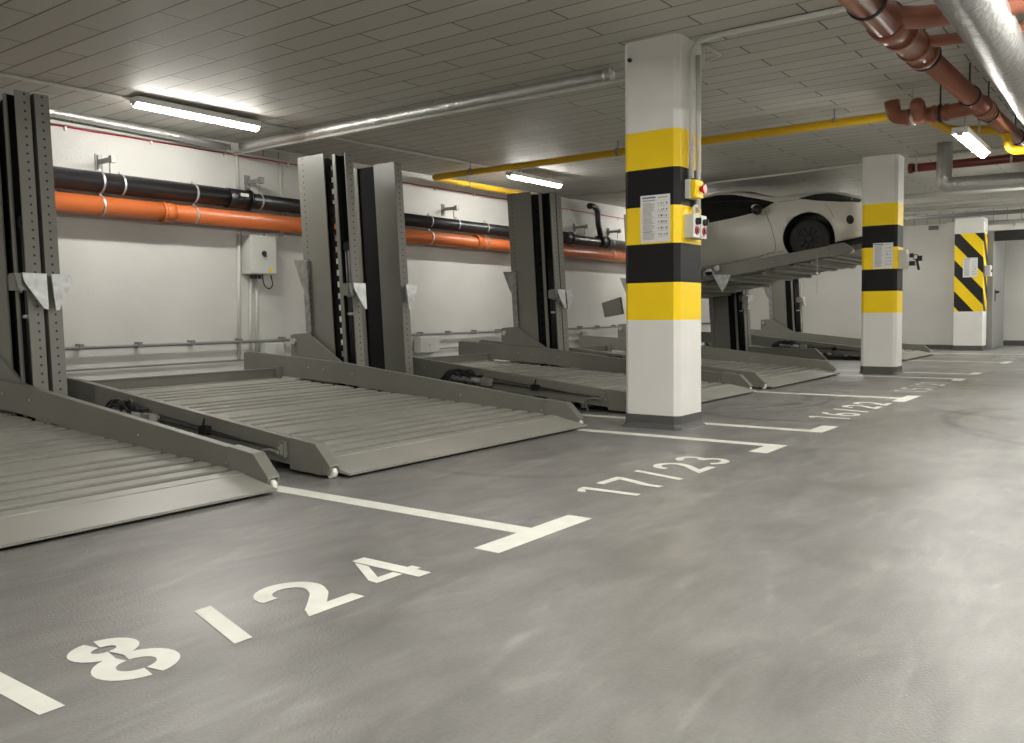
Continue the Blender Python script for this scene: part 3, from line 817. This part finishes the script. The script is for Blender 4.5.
for x in (-4.5, -.1, 4.3, 8.7, 13.1, 17.5, 21.9):  # unseen extra row, put in to raise the ambient light of the aisle
    lamp(x, x + 1.45, -1.9, 3.0, 'added unseen tube lamp above the far side of the driving aisle')
lamp(-1.2, .3, 8.5, 3.18, 'tube lamp at the wall left of the nearest lift')

# ------------------------------------------------------------------ wall pipes
def clampband(par, c, r, axis=(1, 0, 0), m='galv', w=.022):
    b = MB(); b.ring(c, axis, r, w, .008, 20); b.box(c[0] - .012, c[0] + .012, c[1] - .012, c[1] + .012, c[2] + r, c[2] + r + .03); b.build('pipe_clamp', M[m], par)
YP = 9.75
t = thing('drain_pipe', (-3, YP, 2.55), 'black drain pipe running along the white back wall above the orange one', 'pipe')
b = MB(); b.cyl((-5.8, YP, 2.553), (7.05, YP, 2.553), .118, 24); b.cyl((7.0, YP, 2.545), (24.2, YP, 2.515), .10, 24); b.build('pipe', M['black_pipe'], t)
for x, r in ((7.16, .128), (15.05, .122), (16.5, .12)):
    b = MB(); b.cyl((x - .17, YP, 2.548), (x + .17, YP, 2.548), r, 24); b.cyl((x + .15, YP, 2.548), (x + .18, YP, 2.548), r + .012, 24); b.build('coupling', M['black_pipe'], t)
b = MB(); b.box(7.12, 7.24, YP - .135, YP - .128, 2.57, 2.61); b.build('pipe_sticker', M['paper'], t)
for x in (5.3, 5.55, 6.5, 7.5, 10.9, 11.6, 12.4, 16.9):
    clampband(t, (x, YP, 2.55), .12 if x < 7.1 else .102)
for x in (5.43, 7.5, 11.55, 15.8, 17.2):
    b = MB(); b.box(x - .045, x + .045, YB - .015, YB - .001, 2.71, 2.92); b.box(x - .02, x + .02, YP - .05, YB - .015, 2.80, 2.85); b.box(x - .03, x + .03, YP - .09, YP - .03, 2.785, 2.865); b.box(x - .022, x + .022, YB - .04, YB - .015, 2.735, 2.90)
    b.cyl((x, YP, 2.66), (x, YP, 2.81), .008, 8); b.build('wall_bracket', M['galv_dull'], t)
b = MB(); b.tube(fillet([(16.5, YP, 2.54), (16.40, YP - .02, 2.76), (16.33, YP - .02, 2.92), (16.31, YP - .02, 3.22), (16.12, YP - .02, 3.29), (15.96, YP - .02, 3.27)], .12), .062, 14); b.build('vent_branch', M['black_pipe'], t)
t = thing('sewer_pipe', (-3, YP, 2.27), 'orange sewer pipe running along the white back wall under the black pipe', 'pipe')
b = MB(); b.cyl((-5.8, YP, 2.285), (6.15, YP, 2.285), .112, 24); b.cyl((6.1, YP, 2.285), (24.2, YP, 2.24), .106, 24); b.build('pipe', M['orange_pipe'], t)
for x in (6.15, 12.2):
    b = MB(); b.cyl((x - .1, YP, 2.283), (x + .06, YP, 2.283), .119, 24); b.cyl((x - .1, YP, 2.283), (x - .06, YP, 2.283), .126, 24); b.build('socket', M['orange_pipe'], t)
for x in (5.3, 6.5, 10.9, 12.4, 16.9):
    clampband(t, (x, YP, 2.283), .113)
    b = MB(); b.cyl((x, YP, 2.39), (x, YP, 2.45), .008, 8); b.build('threaded_rod', M['galv'], t)

# foil pipes and conduit at the top of the wall
t = thing('foil_pipe', (2, 9.75, 3.2), 'thin foil-wrapped pipe along the top of the back wall', 'pipe')
b = MB(); b.tube([(-5, 9.78, 3.20), (0, 9.78, 3.235), (4.8, 9.8, 3.265), (6.3, 9.78, 3.235), (7.05, 9.78, 3.20)], .05, 14); b.build('foil_wrap', M['foil'], t)
b = MB(); b.cyl((-5, 9.93, 3.225), (7.1, 9.93, 3.19), .022, 10)
tag(b.build('conduit', M['conduit']), 'pale conduit below the foil pipe along the back wall top', 'conduit')
t = thing('foil_pipe', (7.25, 7, 3.2), 'foil-wrapped pipe crossing the ceiling from the wall towards the nearest pillar', 'pipe')
b = MB(); P = []
for k in range(30):
    u = k / 29; P.append((7.22 + .06 * u, 9.7 - 5.5 * u, 3.232 + .012 * u))
b.tube(P, .058, 14); b.build('foil_wrap', M['foil'], t)
b = MB(); b.cyl((7.28, 4.25, 3.244), (7.28, 4.18, 3.244), .066, 14); b.build('end_collar', M['foil'], t)
for y in (8.6, 6.4, 4.5):
    b = MB(); b.cyl((7.25, y, 3.28), (7.25, y, cz(7.25) - .002), .007, 6); b.build('hanger', M['galv'], t)
b = MB(); b.cyl((7.25, 9.92, 3.165), (7.24, 3.79, 3.165), .018, 10); tag(b.build('conduit', M['conduit']), 'pale conduit under the foil pipe crossing to the nearest pillar', 'conduit')
b = MB(); b.cyl((7.30, 3.79, 3.24), (7.31, 4.2, 3.30), .014, 8); tag(b.build('conduit', M['conduit']), 'short pale conduit between foil pipe end and nearest pillar top', 'conduit')
# red cable with clips
t = thing('red_cable', (5, YB, 3.17), 'thin red cable clipped along the top of the back wall', 'cable')
b = MB(); P = [(4.0 + .35 * k, YB - .012, 3.165 + .0011 * .35 * k + (.006 if k % 2 else 0)) for k in range(42)]; b.tube(P, .008, 6); b.build('cable', M['red_cable'], t)
for k in range(0, 42, 3):
    b = MB(); b.box(P[k][0] - .012, P[k][0] + .012, YB - .028, YB - .001, 3.13, 3.175); b.build('cable_clip', M['white_plastic'], t)
# lamp feed along the lamp row
def conduit(pts, r, label, m='conduit', fr=.1, clips=()):
    b = MB(); b.tube(fillet(pts, fr), r, 10)
    o = tag(b.build('conduit', M[m]), label, 'conduit')
    for c in clips:
        k = MB(); k.box(c[0] - .024, c[0] + .024, c[1] - .016 if abs(c[2] - 3.29) < .02 else c[1] - .03, c[1] + .016, c[2] - .016, c[2] + .016); k.build('saddle_clip', M['conduit'], o)
    return o
conduit([(-5, 8.74, cz(-5) - .02), (11.3, 8.64, cz(11.3) - .02)], .018, 'thin conduit along the ceiling feeding the wall-side tube lamps')
conduit([(7.33, 9.97, 3.16), (7.33, 9.97, 2.72)], .02, 'vertical conduit stub above the black pipe by the cabinet')
conduit([(7.33, 9.97, 2.12), (7.28, 9.97, .43)], .022, 'vertical conduit running down the wall left of the cabinet')
conduit([(8.05, 9.97, 3.16), (8.05, 9.97, 2.13)], .02, 'vertical conduit behind both pipes right above the cabinet')
conduit([(7.50, 9.97, 1.53), (7.47, 9.97, .5)], .019, 'left conduit of the pair dropping from the cabinet underside')
conduit([(7.60, 9.97, 1.53), (7.57, 9.97, .5)], .019, 'right conduit of the pair dropping from the cabinet underside')
t = thing('conduit_run', (5, 9.96, .67), 'long grey conduit fixed low along the back wall', 'conduit')
b = MB(); b.tube([(-5, 9.92, .645), (24, 9.92, .70)], .02, 10); b.build('tube', M['door'], t)
for k in range(24):
    x = 5.1 + .72 * k; b = MB(); b.box(x - .02, x + .03, 9.89, 9.999, .64 + .0019 * x, .70 + .0019 * x); b.build('saddle_clip', M['door'], t)
b = MB(); b.tube([(-5, 9.97, .40), (24, 9.97, .44)], .012, 8); tag(b.build('cable_line', M['door']), 'thin grey cable low on the back wall under the conduit', 'cable')

# electrical cabinet
t = thing('control_cabinet', (7.6, YB, 1.8), 'pale grey electrical control cabinet on the back wall under the pipes', 'cabinet')
b = MB(); b.box(7.38, 7.80, 9.79, 9.998, 1.58, 2.10); b.build('housing', M['cabinet'], t, .008)
b = MB(); b.box(7.39, 7.79, 9.775, 9.792, 1.59, 2.09); d = b.build('door', M['cabinet'], t, .004)
b = MB(); b.cyl((7.58, 9.777, 1.86), (7.58, 9.755, 1.86), .035, 14); b.box(7.57, 7.60, 9.74, 9.76, 1.81, 1.86); b.build('rotary_switch', M['trim'], d)
b = MB(); b.prism([(7.65, 1.605), (7.73, 1.605), (7.69, 1.675)], 1, 9.772, 9.776); b.build('warning_sticker', M['yellow'], d)
for x in (7.40, 7.77):
    b = MB(); b.box(x - .015, x + .02, 9.97, 9.999, 2.10, 2.16); b.build('mounting_lug', M['galv'], t)
b = MB(); b.tube(fillet([(7.62, 9.87, 1.58), (7.62, 9.84, 1.43), (7.69, 9.82, 1.37), (7.76, 9.82, 1.43), (7.76, 9.87, 1.58)], .06), .009, 6); b.build('loose_cable', M['hose'], t)
for x in (7.47, 7.53, 7.6):
    b = MB(); b.cyl((x, 9.9, 1.57), (x, 9.9, 1.52), .022, 10); b.build('cable_gland', M['hose'], t)
# junction boxes on the lower wall
def jbox(x0, x1, z0, z1, label):
    t = thing('junction_box', (x0, YB, z0), label, 'junction box')
    b = MB(); b.box(x0, x1, 9.83, 9.952, z0, z1); b.build('housing', M['cabinet'], t, .006)
    b = MB(); b.box(x0 + .01, x1 - .01, 9.818, 9.832, z0 + .01, z1 - .01); b.build('lid', M['cabinet'], t, .003)
    b = MB(); b.cyl(((x0 + x1) / 2, 9.85, (z0 + z1) / 2), ((x0 + x1) / 2, 9.81, (z0 + z1) / 2), .02, 10); b.build('screw', M['steel'], t)
jbox(10.72, 11.22, .37, .64, 'pale junction box low on the wall behind the second pair of posts')
jbox(7.62, 7.92, .47, .64, 'small pale box low on the wall beside the cabinet conduits')
jbox(16.0, 16.35, .35, .62, 'pale junction box low on the wall beyond the third pair of posts')

# ------------------------------------------------------------------ gas pipe
t = thing('gas_pipe', (10.6, 6, 3.2), 'yellow gas pipe crossing under the ceiling and turning along the back wall', 'gas pipe')
b = MB(); b.tube(fillet([(13.7, 9.50, 3.215), (10.68, 9.46, 3.215), (10.58, 2.18, 3.19), (10.62, 2.10, 3.12), (11.15, 1.98, 3.06), (11.25, 1.6, 3.03), (11.25, 1.40, 2.98), (11.25, 1.38, 2.76), (11.25, -4.5, 2.66)], .13, 6), .048, 14); b.build('pipe', M['gas'], t)
for y in (8.6, 6.0, 3.1):
    b = MB(); b.ring((10.6, y, 3.207), (0, 1, 0), .048, .03, .008, 16); b.cyl((10.6, y, 3.25), (10.6, y, cz(10.6) - .002), .007, 6); b.build('pipe_hanger', M['door'], t)
b = MB(); b.ring((11.6, 9.475, 3.215), (1, 0, 0), .048, .03, .008, 16); b.cyl((11.6, 9.475, 3.26), (11.6, 9.475, cz(11.6) - .002), .007, 6); b.build('pipe_hanger', M['door'], t)

# ------------------------------------------------------------------ red-brown drain under the aisle ceiling
t = thing('drain_pipe', (7, 1.65, 3.1), 'red-brown drain pipe with branches under the aisle ceiling, top right', 'pipe')
Yb, Zb = 1.58, 3.04
def yb(x): return 1.585 - max(0, x - 6.7) * .034
b = MB(); b.cyl((-5, 1.62, Zb + .02), (6.75, yb(6.7), Zb), .12, 28); b.build('large_pipe', M['brown_pipe'], t)
b = MB(); b.tube([(x, yb(x), Zb) for x in (6.6, 6.7, 6.78, 6.85, 7.3, 7.7)], [.136, .136, .136, .112, .112, .112], 28)
for x in (6.98, 7.36, 7.62): b.cyl((x - .03, yb(x), Zb), (x + .03, yb(x), Zb), .126, 28)
b.build('reducer', M['brown_pipe'], t)
b = MB(); b.cyl((7.65, yb(7.65), Zb), (16.0, yb(16.0), Zb), .086, 24); b.build('pipe', M['brown_pipe'], t)
for x in (6.1, 7.7, 9.42, 10.35, 12.0):
    r = .121 if x < 6.8 else (.114 if x < 7.9 else .088)
    b = MB(); b.ring((x, yb(x), Zb), (1, 0, 0), r, .035, .012, 24); b.cyl((x, yb(x), Zb + r + .005), (x, yb(x), cz(x) - .002), .008, 6); b.build('pipe_clamp', M['rubber'], t)
b = MB(); b.cyl((9.98, yb(9.98), Zb), (10.22, yb(10.22), Zb), .100, 24)
for x in (9.98, 10.22): b.cyl((x - .03, yb(x), Zb), (x + .03, yb(x), Zb), .107, 24)
b.build('socket', M['brown_pipe'], t)
b = MB(); b.tube(fillet([(6.55, Yb, Zb), (6.8, 1.34, Zb + .02), (6.85, .9, Zb + .02), (6.85, -4.8, Zb + .0)], .15), .078, 20); b.cyl((6.85, 1.12, Zb + .02), (6.85, .98, Zb + .02), .09, 20); b.build('branch', M['brown_pipe'], t)
b = MB(); b.tube(fillet([(7.28, Yb, Zb), (7.48, 1.38, Zb + .03), (7.53, 1.08, Zb + .03), (7.53, -4.8, Zb + .03)], .12), .046, 16); b.build('branch', M['brown_pipe'], t)
XB, ZB = 9.93, 3.015
b = MB(); b.tube(fillet([(9.8, yb(9.8), ZB), (XB, 1.75, ZB), (XB, 2.16, ZB), (XB, 2.29, ZB + .03), (XB, 2.31, ZB + .19)], .11), .076, 18)
for y in (1.78, 1.90, 2.14): b.cyl((XB, y - .02, ZB), (XB, y + .02, ZB), .088, 18)
b.tube([(XB, 2.04, ZB), (XB - .10, 2.03, ZB + .05), (XB - .15, 2.03, ZB + .085)], .075, 16); b.sphere((XB - .15, 2.03, ZB + .085), .075, 8)
b.build('branch', M['brown_pipe'], t)
for y, m in ((1.84, 'rubber'), (2.10, 'galv')):
    b = MB(); b.ring((XB, y, ZB), (0, 1, 0), .077, .028, .012, 18); b.cyl((XB, y, ZB + .08), (XB, y, cz(XB) - .002), .008, 6); b.build('pipe_clamp', M[m], t)

# big foil duct in the top right corner
t = thing('ventilation_duct', (6, .98, 2.95), 'large foil-wrapped round duct in the top right corner', 'duct')
b = MB(); P = [(-5 + 1.0 * k, 1.005 + (.006 if k % 2 else -.004), 2.985 + (.005 if k % 3 else -.005)) for k in range(25)]; b.tube(P, .17, 28); b.build('foil_wrap', M['foil_dull'], t)
for x in (2.5, 10.5):
    b = MB(); b.ring((x, 1.0, 2.985), (1, 0, 0), .172, .03, .004, 24); b.cyl((x, 1.0, 3.155), (x, 1.0, cz(x) - .002), .008, 6); b.build('duct_hanger', M['galv'], t)

# far services under the ceiling, running across the aisle
b = MB(); b.cyl((14.6, 3.14, 3.18), (14.6, -4.8, 3.18), .065, 18); o = tag(b.build('sprinkler_pipe', M['red_pipe']), 'dark red pipe under the ceiling right of the second pillar', 'pipe')
b = MB(); b.cyl((14.6, 3.14, 3.18), (14.6, 3.08, 3.18), .078, 18); b.build('end_cap', M['red_pipe'], o)
for y in (3.02, 1.75, .4):
    b = MB(); b.ring((14.6, y, 3.18), (0, 1, 0), .065, .03, .008, 16); b.cyl((14.6, y, 3.25), (14.6, y, cz(14.6) - .002), .007, 6); b.build('pipe_hanger', M['galv'], o)
b = MB(); b.tube(fillet([(14.0, 2.53, cz(14) - .003), (14.0, 2.53, 2.80), (14.0, 2.40, 2.80), (14.0, -4.8, 2.70)], .13, 6), .105, 20); tag(b.build('ventilation_duct', M['foil']), 'foil duct elbow dropping from the ceiling right of the second pillar', 'duct')
def run(y0, y1, x, z, r, label, m='conduit', name='pipe_run'):
    b = MB(); b.cyl((x, y0, z), (x, y1, z - .02), r, 12); return tag(b.build(name, M[m]), label, 'pipe')
run(7.5, -4.8, 17.6, 3.12, .05, 'thicker pale pipe beyond the foil elbow under the ceiling')
run(8, -4.8, 19.2, 3.12, .035, 'pale pipe under the ceiling before the block wall, highest of its bunch', 'cabinet')
run(8, -4.8, 20.2, 3.08, .03, 'middle pale pipe of the bunch before the block wall')
run(8, -4.8, 21.2, 3.06, .045, 'grey lower pipe of the bunch before the block wall', 'door')
conduit([(15.4, 9.9, cz(15.4) - .02), (15.42, 6.95, cz(15.4) - .02), (15.25, 5.4, cz(15.2) - .02), (14.98, 3.95, cz(15) - .02)], .02, 'white conduit on the ceiling above the raised car')
conduit([(14.85, 3.2, cz(14.8) - .02), (14.9, -4.5, cz(14.8) - .02)], .02, 'white conduit on the ceiling past the second pillar')

# ------------------------------------------------------------------ fittings on the pillars
conduit([(6.945, 3.218, 2.14), (6.955, 3.218, 3.27), (6.96, 3.0, 3.298), (6.98, 1.62, 3.300)], .022, 'white conduit climbing the nearest pillar and bending out along the ceiling', fr=.12,
        clips=((6.95, 3.225, 2.85), (6.95, 3.225, 2.4), (6.965, 2.85, 3.295), (6.975, 2.05, 3.295)))
conduit([(7.09, 3.22, 1.86), (7.09, 3.22, 3.2)], .02, 'second white conduit on the nearest pillar, down to the key switches', fr=.06)
t = thing('angle_bracket', (7.2, 3.3, 3.2), 'small white angle bracket at the top of the nearest pillar', 'bracket')
b = MB(); b.tube([(7.13, 3.19, 3.13), (7.13, 3.19, 3.31)], .012, 8); b.build('leg', M['conduit'], t)
b = MB(); b.tube([(7.13, 3.19, 3.15), (7.48, 3.19, 3.283), (7.13, 3.19, 3.30)], .015, 8); b.build('arm', M['conduit'], t)
# emergency stop
t = thing('emergency_stop', (6.98, 3.2, 2.0), 'yellow emergency stop box with red button on the nearest pillar', 'emergency stop')
b = MB(); b.box(6.88, 7.06, 3.20, 3.248, 1.965, 2.125); b.build('back_box', M['cabinet'], t, .004)
b = MB(); b.box(6.885, 7.045, 3.15, 3.20, 1.97, 2.12); b.build('cover', M['yellow'], t, .01)
b = MB(); b.cyl((6.985, 3.15, 2.045), (6.985, 3.125, 2.045), .022, 14); b.cyl((6.985, 3.128, 2.045), (6.985, 3.108, 2.045), .038, 20); b.build('push_button', M['red'], t)
# key switch boxes
def key_switch(x, w, z0, z1, yd, label, nm='key_switch_box'):
    t = thing(nm, (x, 3.2, z0), label, 'key switch')
    b = MB(); b.box(x, x + w, 3.248 - yd, 3.248, z0, z1); b.build('housing', M['cabinet'], t, .006)
    zc = z0 + (z1 - z0) * .70
    b = MB(); b.cyl((x + w / 2, 3.248 - yd, zc), (x + w / 2, 3.248 - yd - .025, zc), .030, 14); b.box(x + w / 2 - .006, x + w / 2 + .006, 3.248 - yd - .04, 3.248 - yd - .02, zc - .025, zc + .025); b.build('key_lock', M['trim'], t)
    b = MB(); b.ring((x + w / 2, 3.248 - yd - .004, z0 + (z1 - z0) * .32), (0, 1, 0), .024, .012, .014, 16); b.build('button_ring', M['red'], t)
    b = MB(); b.cyl((x + w / 2, 3.248 - yd, z0 + (z1 - z0) * .32), (x + w / 2, 3.248 - yd - .018, z0 + (z1 - z0) * .32), .022, 14); b.build('push_button', M['trim'], t)
    return t
key_switch(6.86, .13, 1.63, 1.83, .09, 'left pale key switch box with red-ringed button on the nearest pillar')
key_switch(7.01, .12, 1.63, 1.83, .09, 'right pale key switch box with red-ringed button on the nearest pillar')
b = MB(); b.tube(fillet([(6.95, 3.2, 1.83), (6.95, 3.2, 1.89), (7.03, 3.21, 1.92), (7.09, 3.218, 1.88)], .04), .014, 8); tag(b.build('cable', M['conduit']), 'short pale cable looping into the left key switch box', 'cable')
# second and third pillar
t = thing('key_switch_box', (14.6, 3.2, 1.6), 'pale key switch box with a key ring hanging on the second pillar', 'key switch')
b = MB(); b.box(14.56, 14.72, 3.15, 3.264, 1.64, 1.94); b.build('housing', M['cabinet'], t, .006)
b = MB(); b.cyl((14.70, 3.13, 1.85), (14.70, 3.07, 1.85), .035, 12); b.box(14.65, 14.75, 3.05, 3.13, 1.69, 1.76); b.build('key_lock', M['trim'], t)
b = MB(); b.ring((14.70, 3.04, 1.82), (1, 0, 0), .035, .012, .012, 14); b.tube([(14.70, 3.03, 1.80), (14.71, 3.00, 1.62)], .02, 6); b.box(14.68, 14.72, 2.95, 3.02, 1.76, 1.84); b.build('key_bunch', M['trim'], t)
t = thing('key_switch_box', (24.0, 3.39, 1.9), 'small pale switch box on the striped end pillar', 'key switch')
b = MB(); b.box(23.85, 24.15, 3.27, 3.399, 1.80, 2.06); b.build('housing', M['cabinet'], t, .006)
b = MB(); b.cyl((24, 3.27, 1.93), (24, 3.24, 1.93), .03, 12); b.build('push_button', M['trim'], t)

def sheet(x, y0, y1, z0, z1, label):
    """laminated instruction sheet on the -x face of a pillar (y1 is its left edge as seen)"""
    t = thing('instruction_sheet', (x, y0, z0), label, 'notice')
    b = MB(); b.box(x - .004, x - .0005, y0, y1, z0, z1); b.build('paper', M['paper'], t)
    w, h = y1 - y0, z1 - z0
    X = x - .005
    P = lambda u, v: (y1 - u * w, z0 + v * h)
    b = MB()
    def bar(u0, u1, v0, v1, mi):
        a, c = P(u0, v0), P(u1, v1)
        b.add([(X, a[0], a[1]), (X, c[0], a[1]), (X, c[0], c[1]), (X, a[0], c[1])], [(0, 1, 2, 3)], mi)
    bar(.06, .52, .93, .965, 2); bar(.06, .5, .875, .90, 0); bar(.60, .92, .93, .95, 0)
    rnd = random.Random(int(x * 10))
    v = .83
    while v > .05:
        if abs(v - .52) > .02:
            bar(.08, .08 + rnd.uniform(.3, .42), v, v + .011, 0)
        v -= .024
    bar(.06, .5, .515, .52, 1); bar(.06, .5, .22, .225, 1)
    for k in range(6):
        v = .80 - k * .13
        for q in range(4):
            u = .60 + .085 * q + rnd.uniform(-.01, .02); bar(u, u + rnd.uniform(.03, .065), v, v + rnd.uniform(.015, .045), 1 if q % 2 else 0)
        bar(.6, .92, v - .035, v - .027, 0)
    b.build('print', [M['ink'], M['ink_dark'], M['ink_blue']], t)
sheet(6.76, 3.325, 3.603, 1.60, 2.002, 'white printed instruction sheet on the nearest banded pillar')
sheet(14.45, 3.32, 3.615, 1.652, 2.05, 'white printed instruction sheet on the second banded pillar')
sheet(23.7, 3.52, 3.84, 1.78, 2.25, 'white printed instruction sheet on the diagonally striped end pillar')
b = MB(); b.cyl((6.759, 3.70, 3.17), (6.74, 3.70, 3.17), .018, 10); tag(b.build('anchor_bolt', M['trim']), 'small dark anchor bolt near the top of the nearest pillar', 'bolt')

# ------------------------------------------------------------------ steel door at the far end
t = thing('steel_door', (24.4, 3.4, 0), 'tall grey steel door frame and leaf beside the striped end pillar', 'door')
b = MB(); b.box(24.35, 24.62, 3.28, 3.40, 0, 3.0); b.build('jamb', M['door'], t)
b = MB(); b.box(24.62, 26.6, 3.31, 3.37, .02, 2.9); lf = b.build('leaf', M['door'], t)
b = MB(); b.box(24.95, 25.0, 3.22, 3.31, 1.40, 1.46); b.box(24.92, 25.2, 3.22, 3.25, 1.42, 1.45); b.box(24.93, 25.02, 3.295, 3.31, 1.2, 1.5); b.build('handle', M['trim'], lf)
b = MB(); b.box(24.3, 24.4, -4.9, 3.39, 2.92, 3.06); b.build('head_rail', M['cabinet'], t)
b = MB(); b.box(24.28, 24.31, 2.8, 2.86, 2.96, 3.08); b.build('rail_bracket', M['galv'], t)
b = MB(); b.box(24.45, 24.6, -4.9, 3.27, 2.68, 2.92); b.build('roller_box', M['void'], t)
def vent(x, y, z, label):
    t = thing('vent_grille', (x, y, z), label, 'vent')
    b = MB(); b.box(x - .02, x - .001, y, y + .24, z, z + .11); b.build('frame', M['door'], t)
    b = MB()
    for k in range(3): b.box(x - .026, x - .02, y + .015, y + .225, z + .015 + k * .03, z + .03 + k * .03)
    b.build('louvres', M['void'], t)
vent(24.4, 4.52, 3.03, 'small dark vent at the top of the white end wall')
vent(27.4, 2.55, 2.52, 'small dark vent on the wall seen through the far doorway')

# ------------------------------------------------------------------ camera
F, YAW, PIT, ROL, SH = 873.0743, math.radians(36.4815), math.radians(2.88967), math.radians(-.59713), -13.2133
fw = Vector((math.cos(YAW) * math.cos(PIT), math.sin(YAW) * math.cos(PIT), -math.sin(PIT)))
rt = Vector((math.sin(YAW), -math.cos(YAW), 0)); up = rt.cross(fw)
r2 = rt * math.cos(ROL) + up * math.sin(ROL); u2 = up * math.cos(ROL) - rt * math.sin(ROL)
cam = bpy.data.cameras.new('camera'); co = bpy.data.objects.new('camera', cam); COL.objects.link(co)
co.matrix_world = Matrix(((r2.x, u2.x, -fw.x, 0), (r2.y, u2.y, -fw.y, 0), (r2.z, u2.z, -fw.z, 1.0), (0, 0, 0, 1)))
cam.sensor_fit = 'HORIZONTAL'; cam.sensor_width = 36; cam.lens = F / 1024 * 36; cam.shift_y = SH / 1024; cam.clip_start = .05
SC.camera = co

# ------------------------------------------------------------------ light and colour
w = bpy.data.worlds.new('world'); SC.world = w; w.use_nodes = True
w.node_tree.nodes['Background'].inputs[0].default_value = (0, 0, 0, 1); w.node_tree.nodes['Background'].inputs[1].default_value = 0
SC.view_settings.view_transform = 'Standard'; SC.view_settings.look = 'None'; SC.view_settings.gamma = 1
SC.view_settings.use_curve_mapping = False; SC.view_settings.exposure = 1.45
SC.cycles.max_bounces = 10; SC.cycles.diffuse_bounces = 6; SC.cycles.sample_clamp_indirect = 6
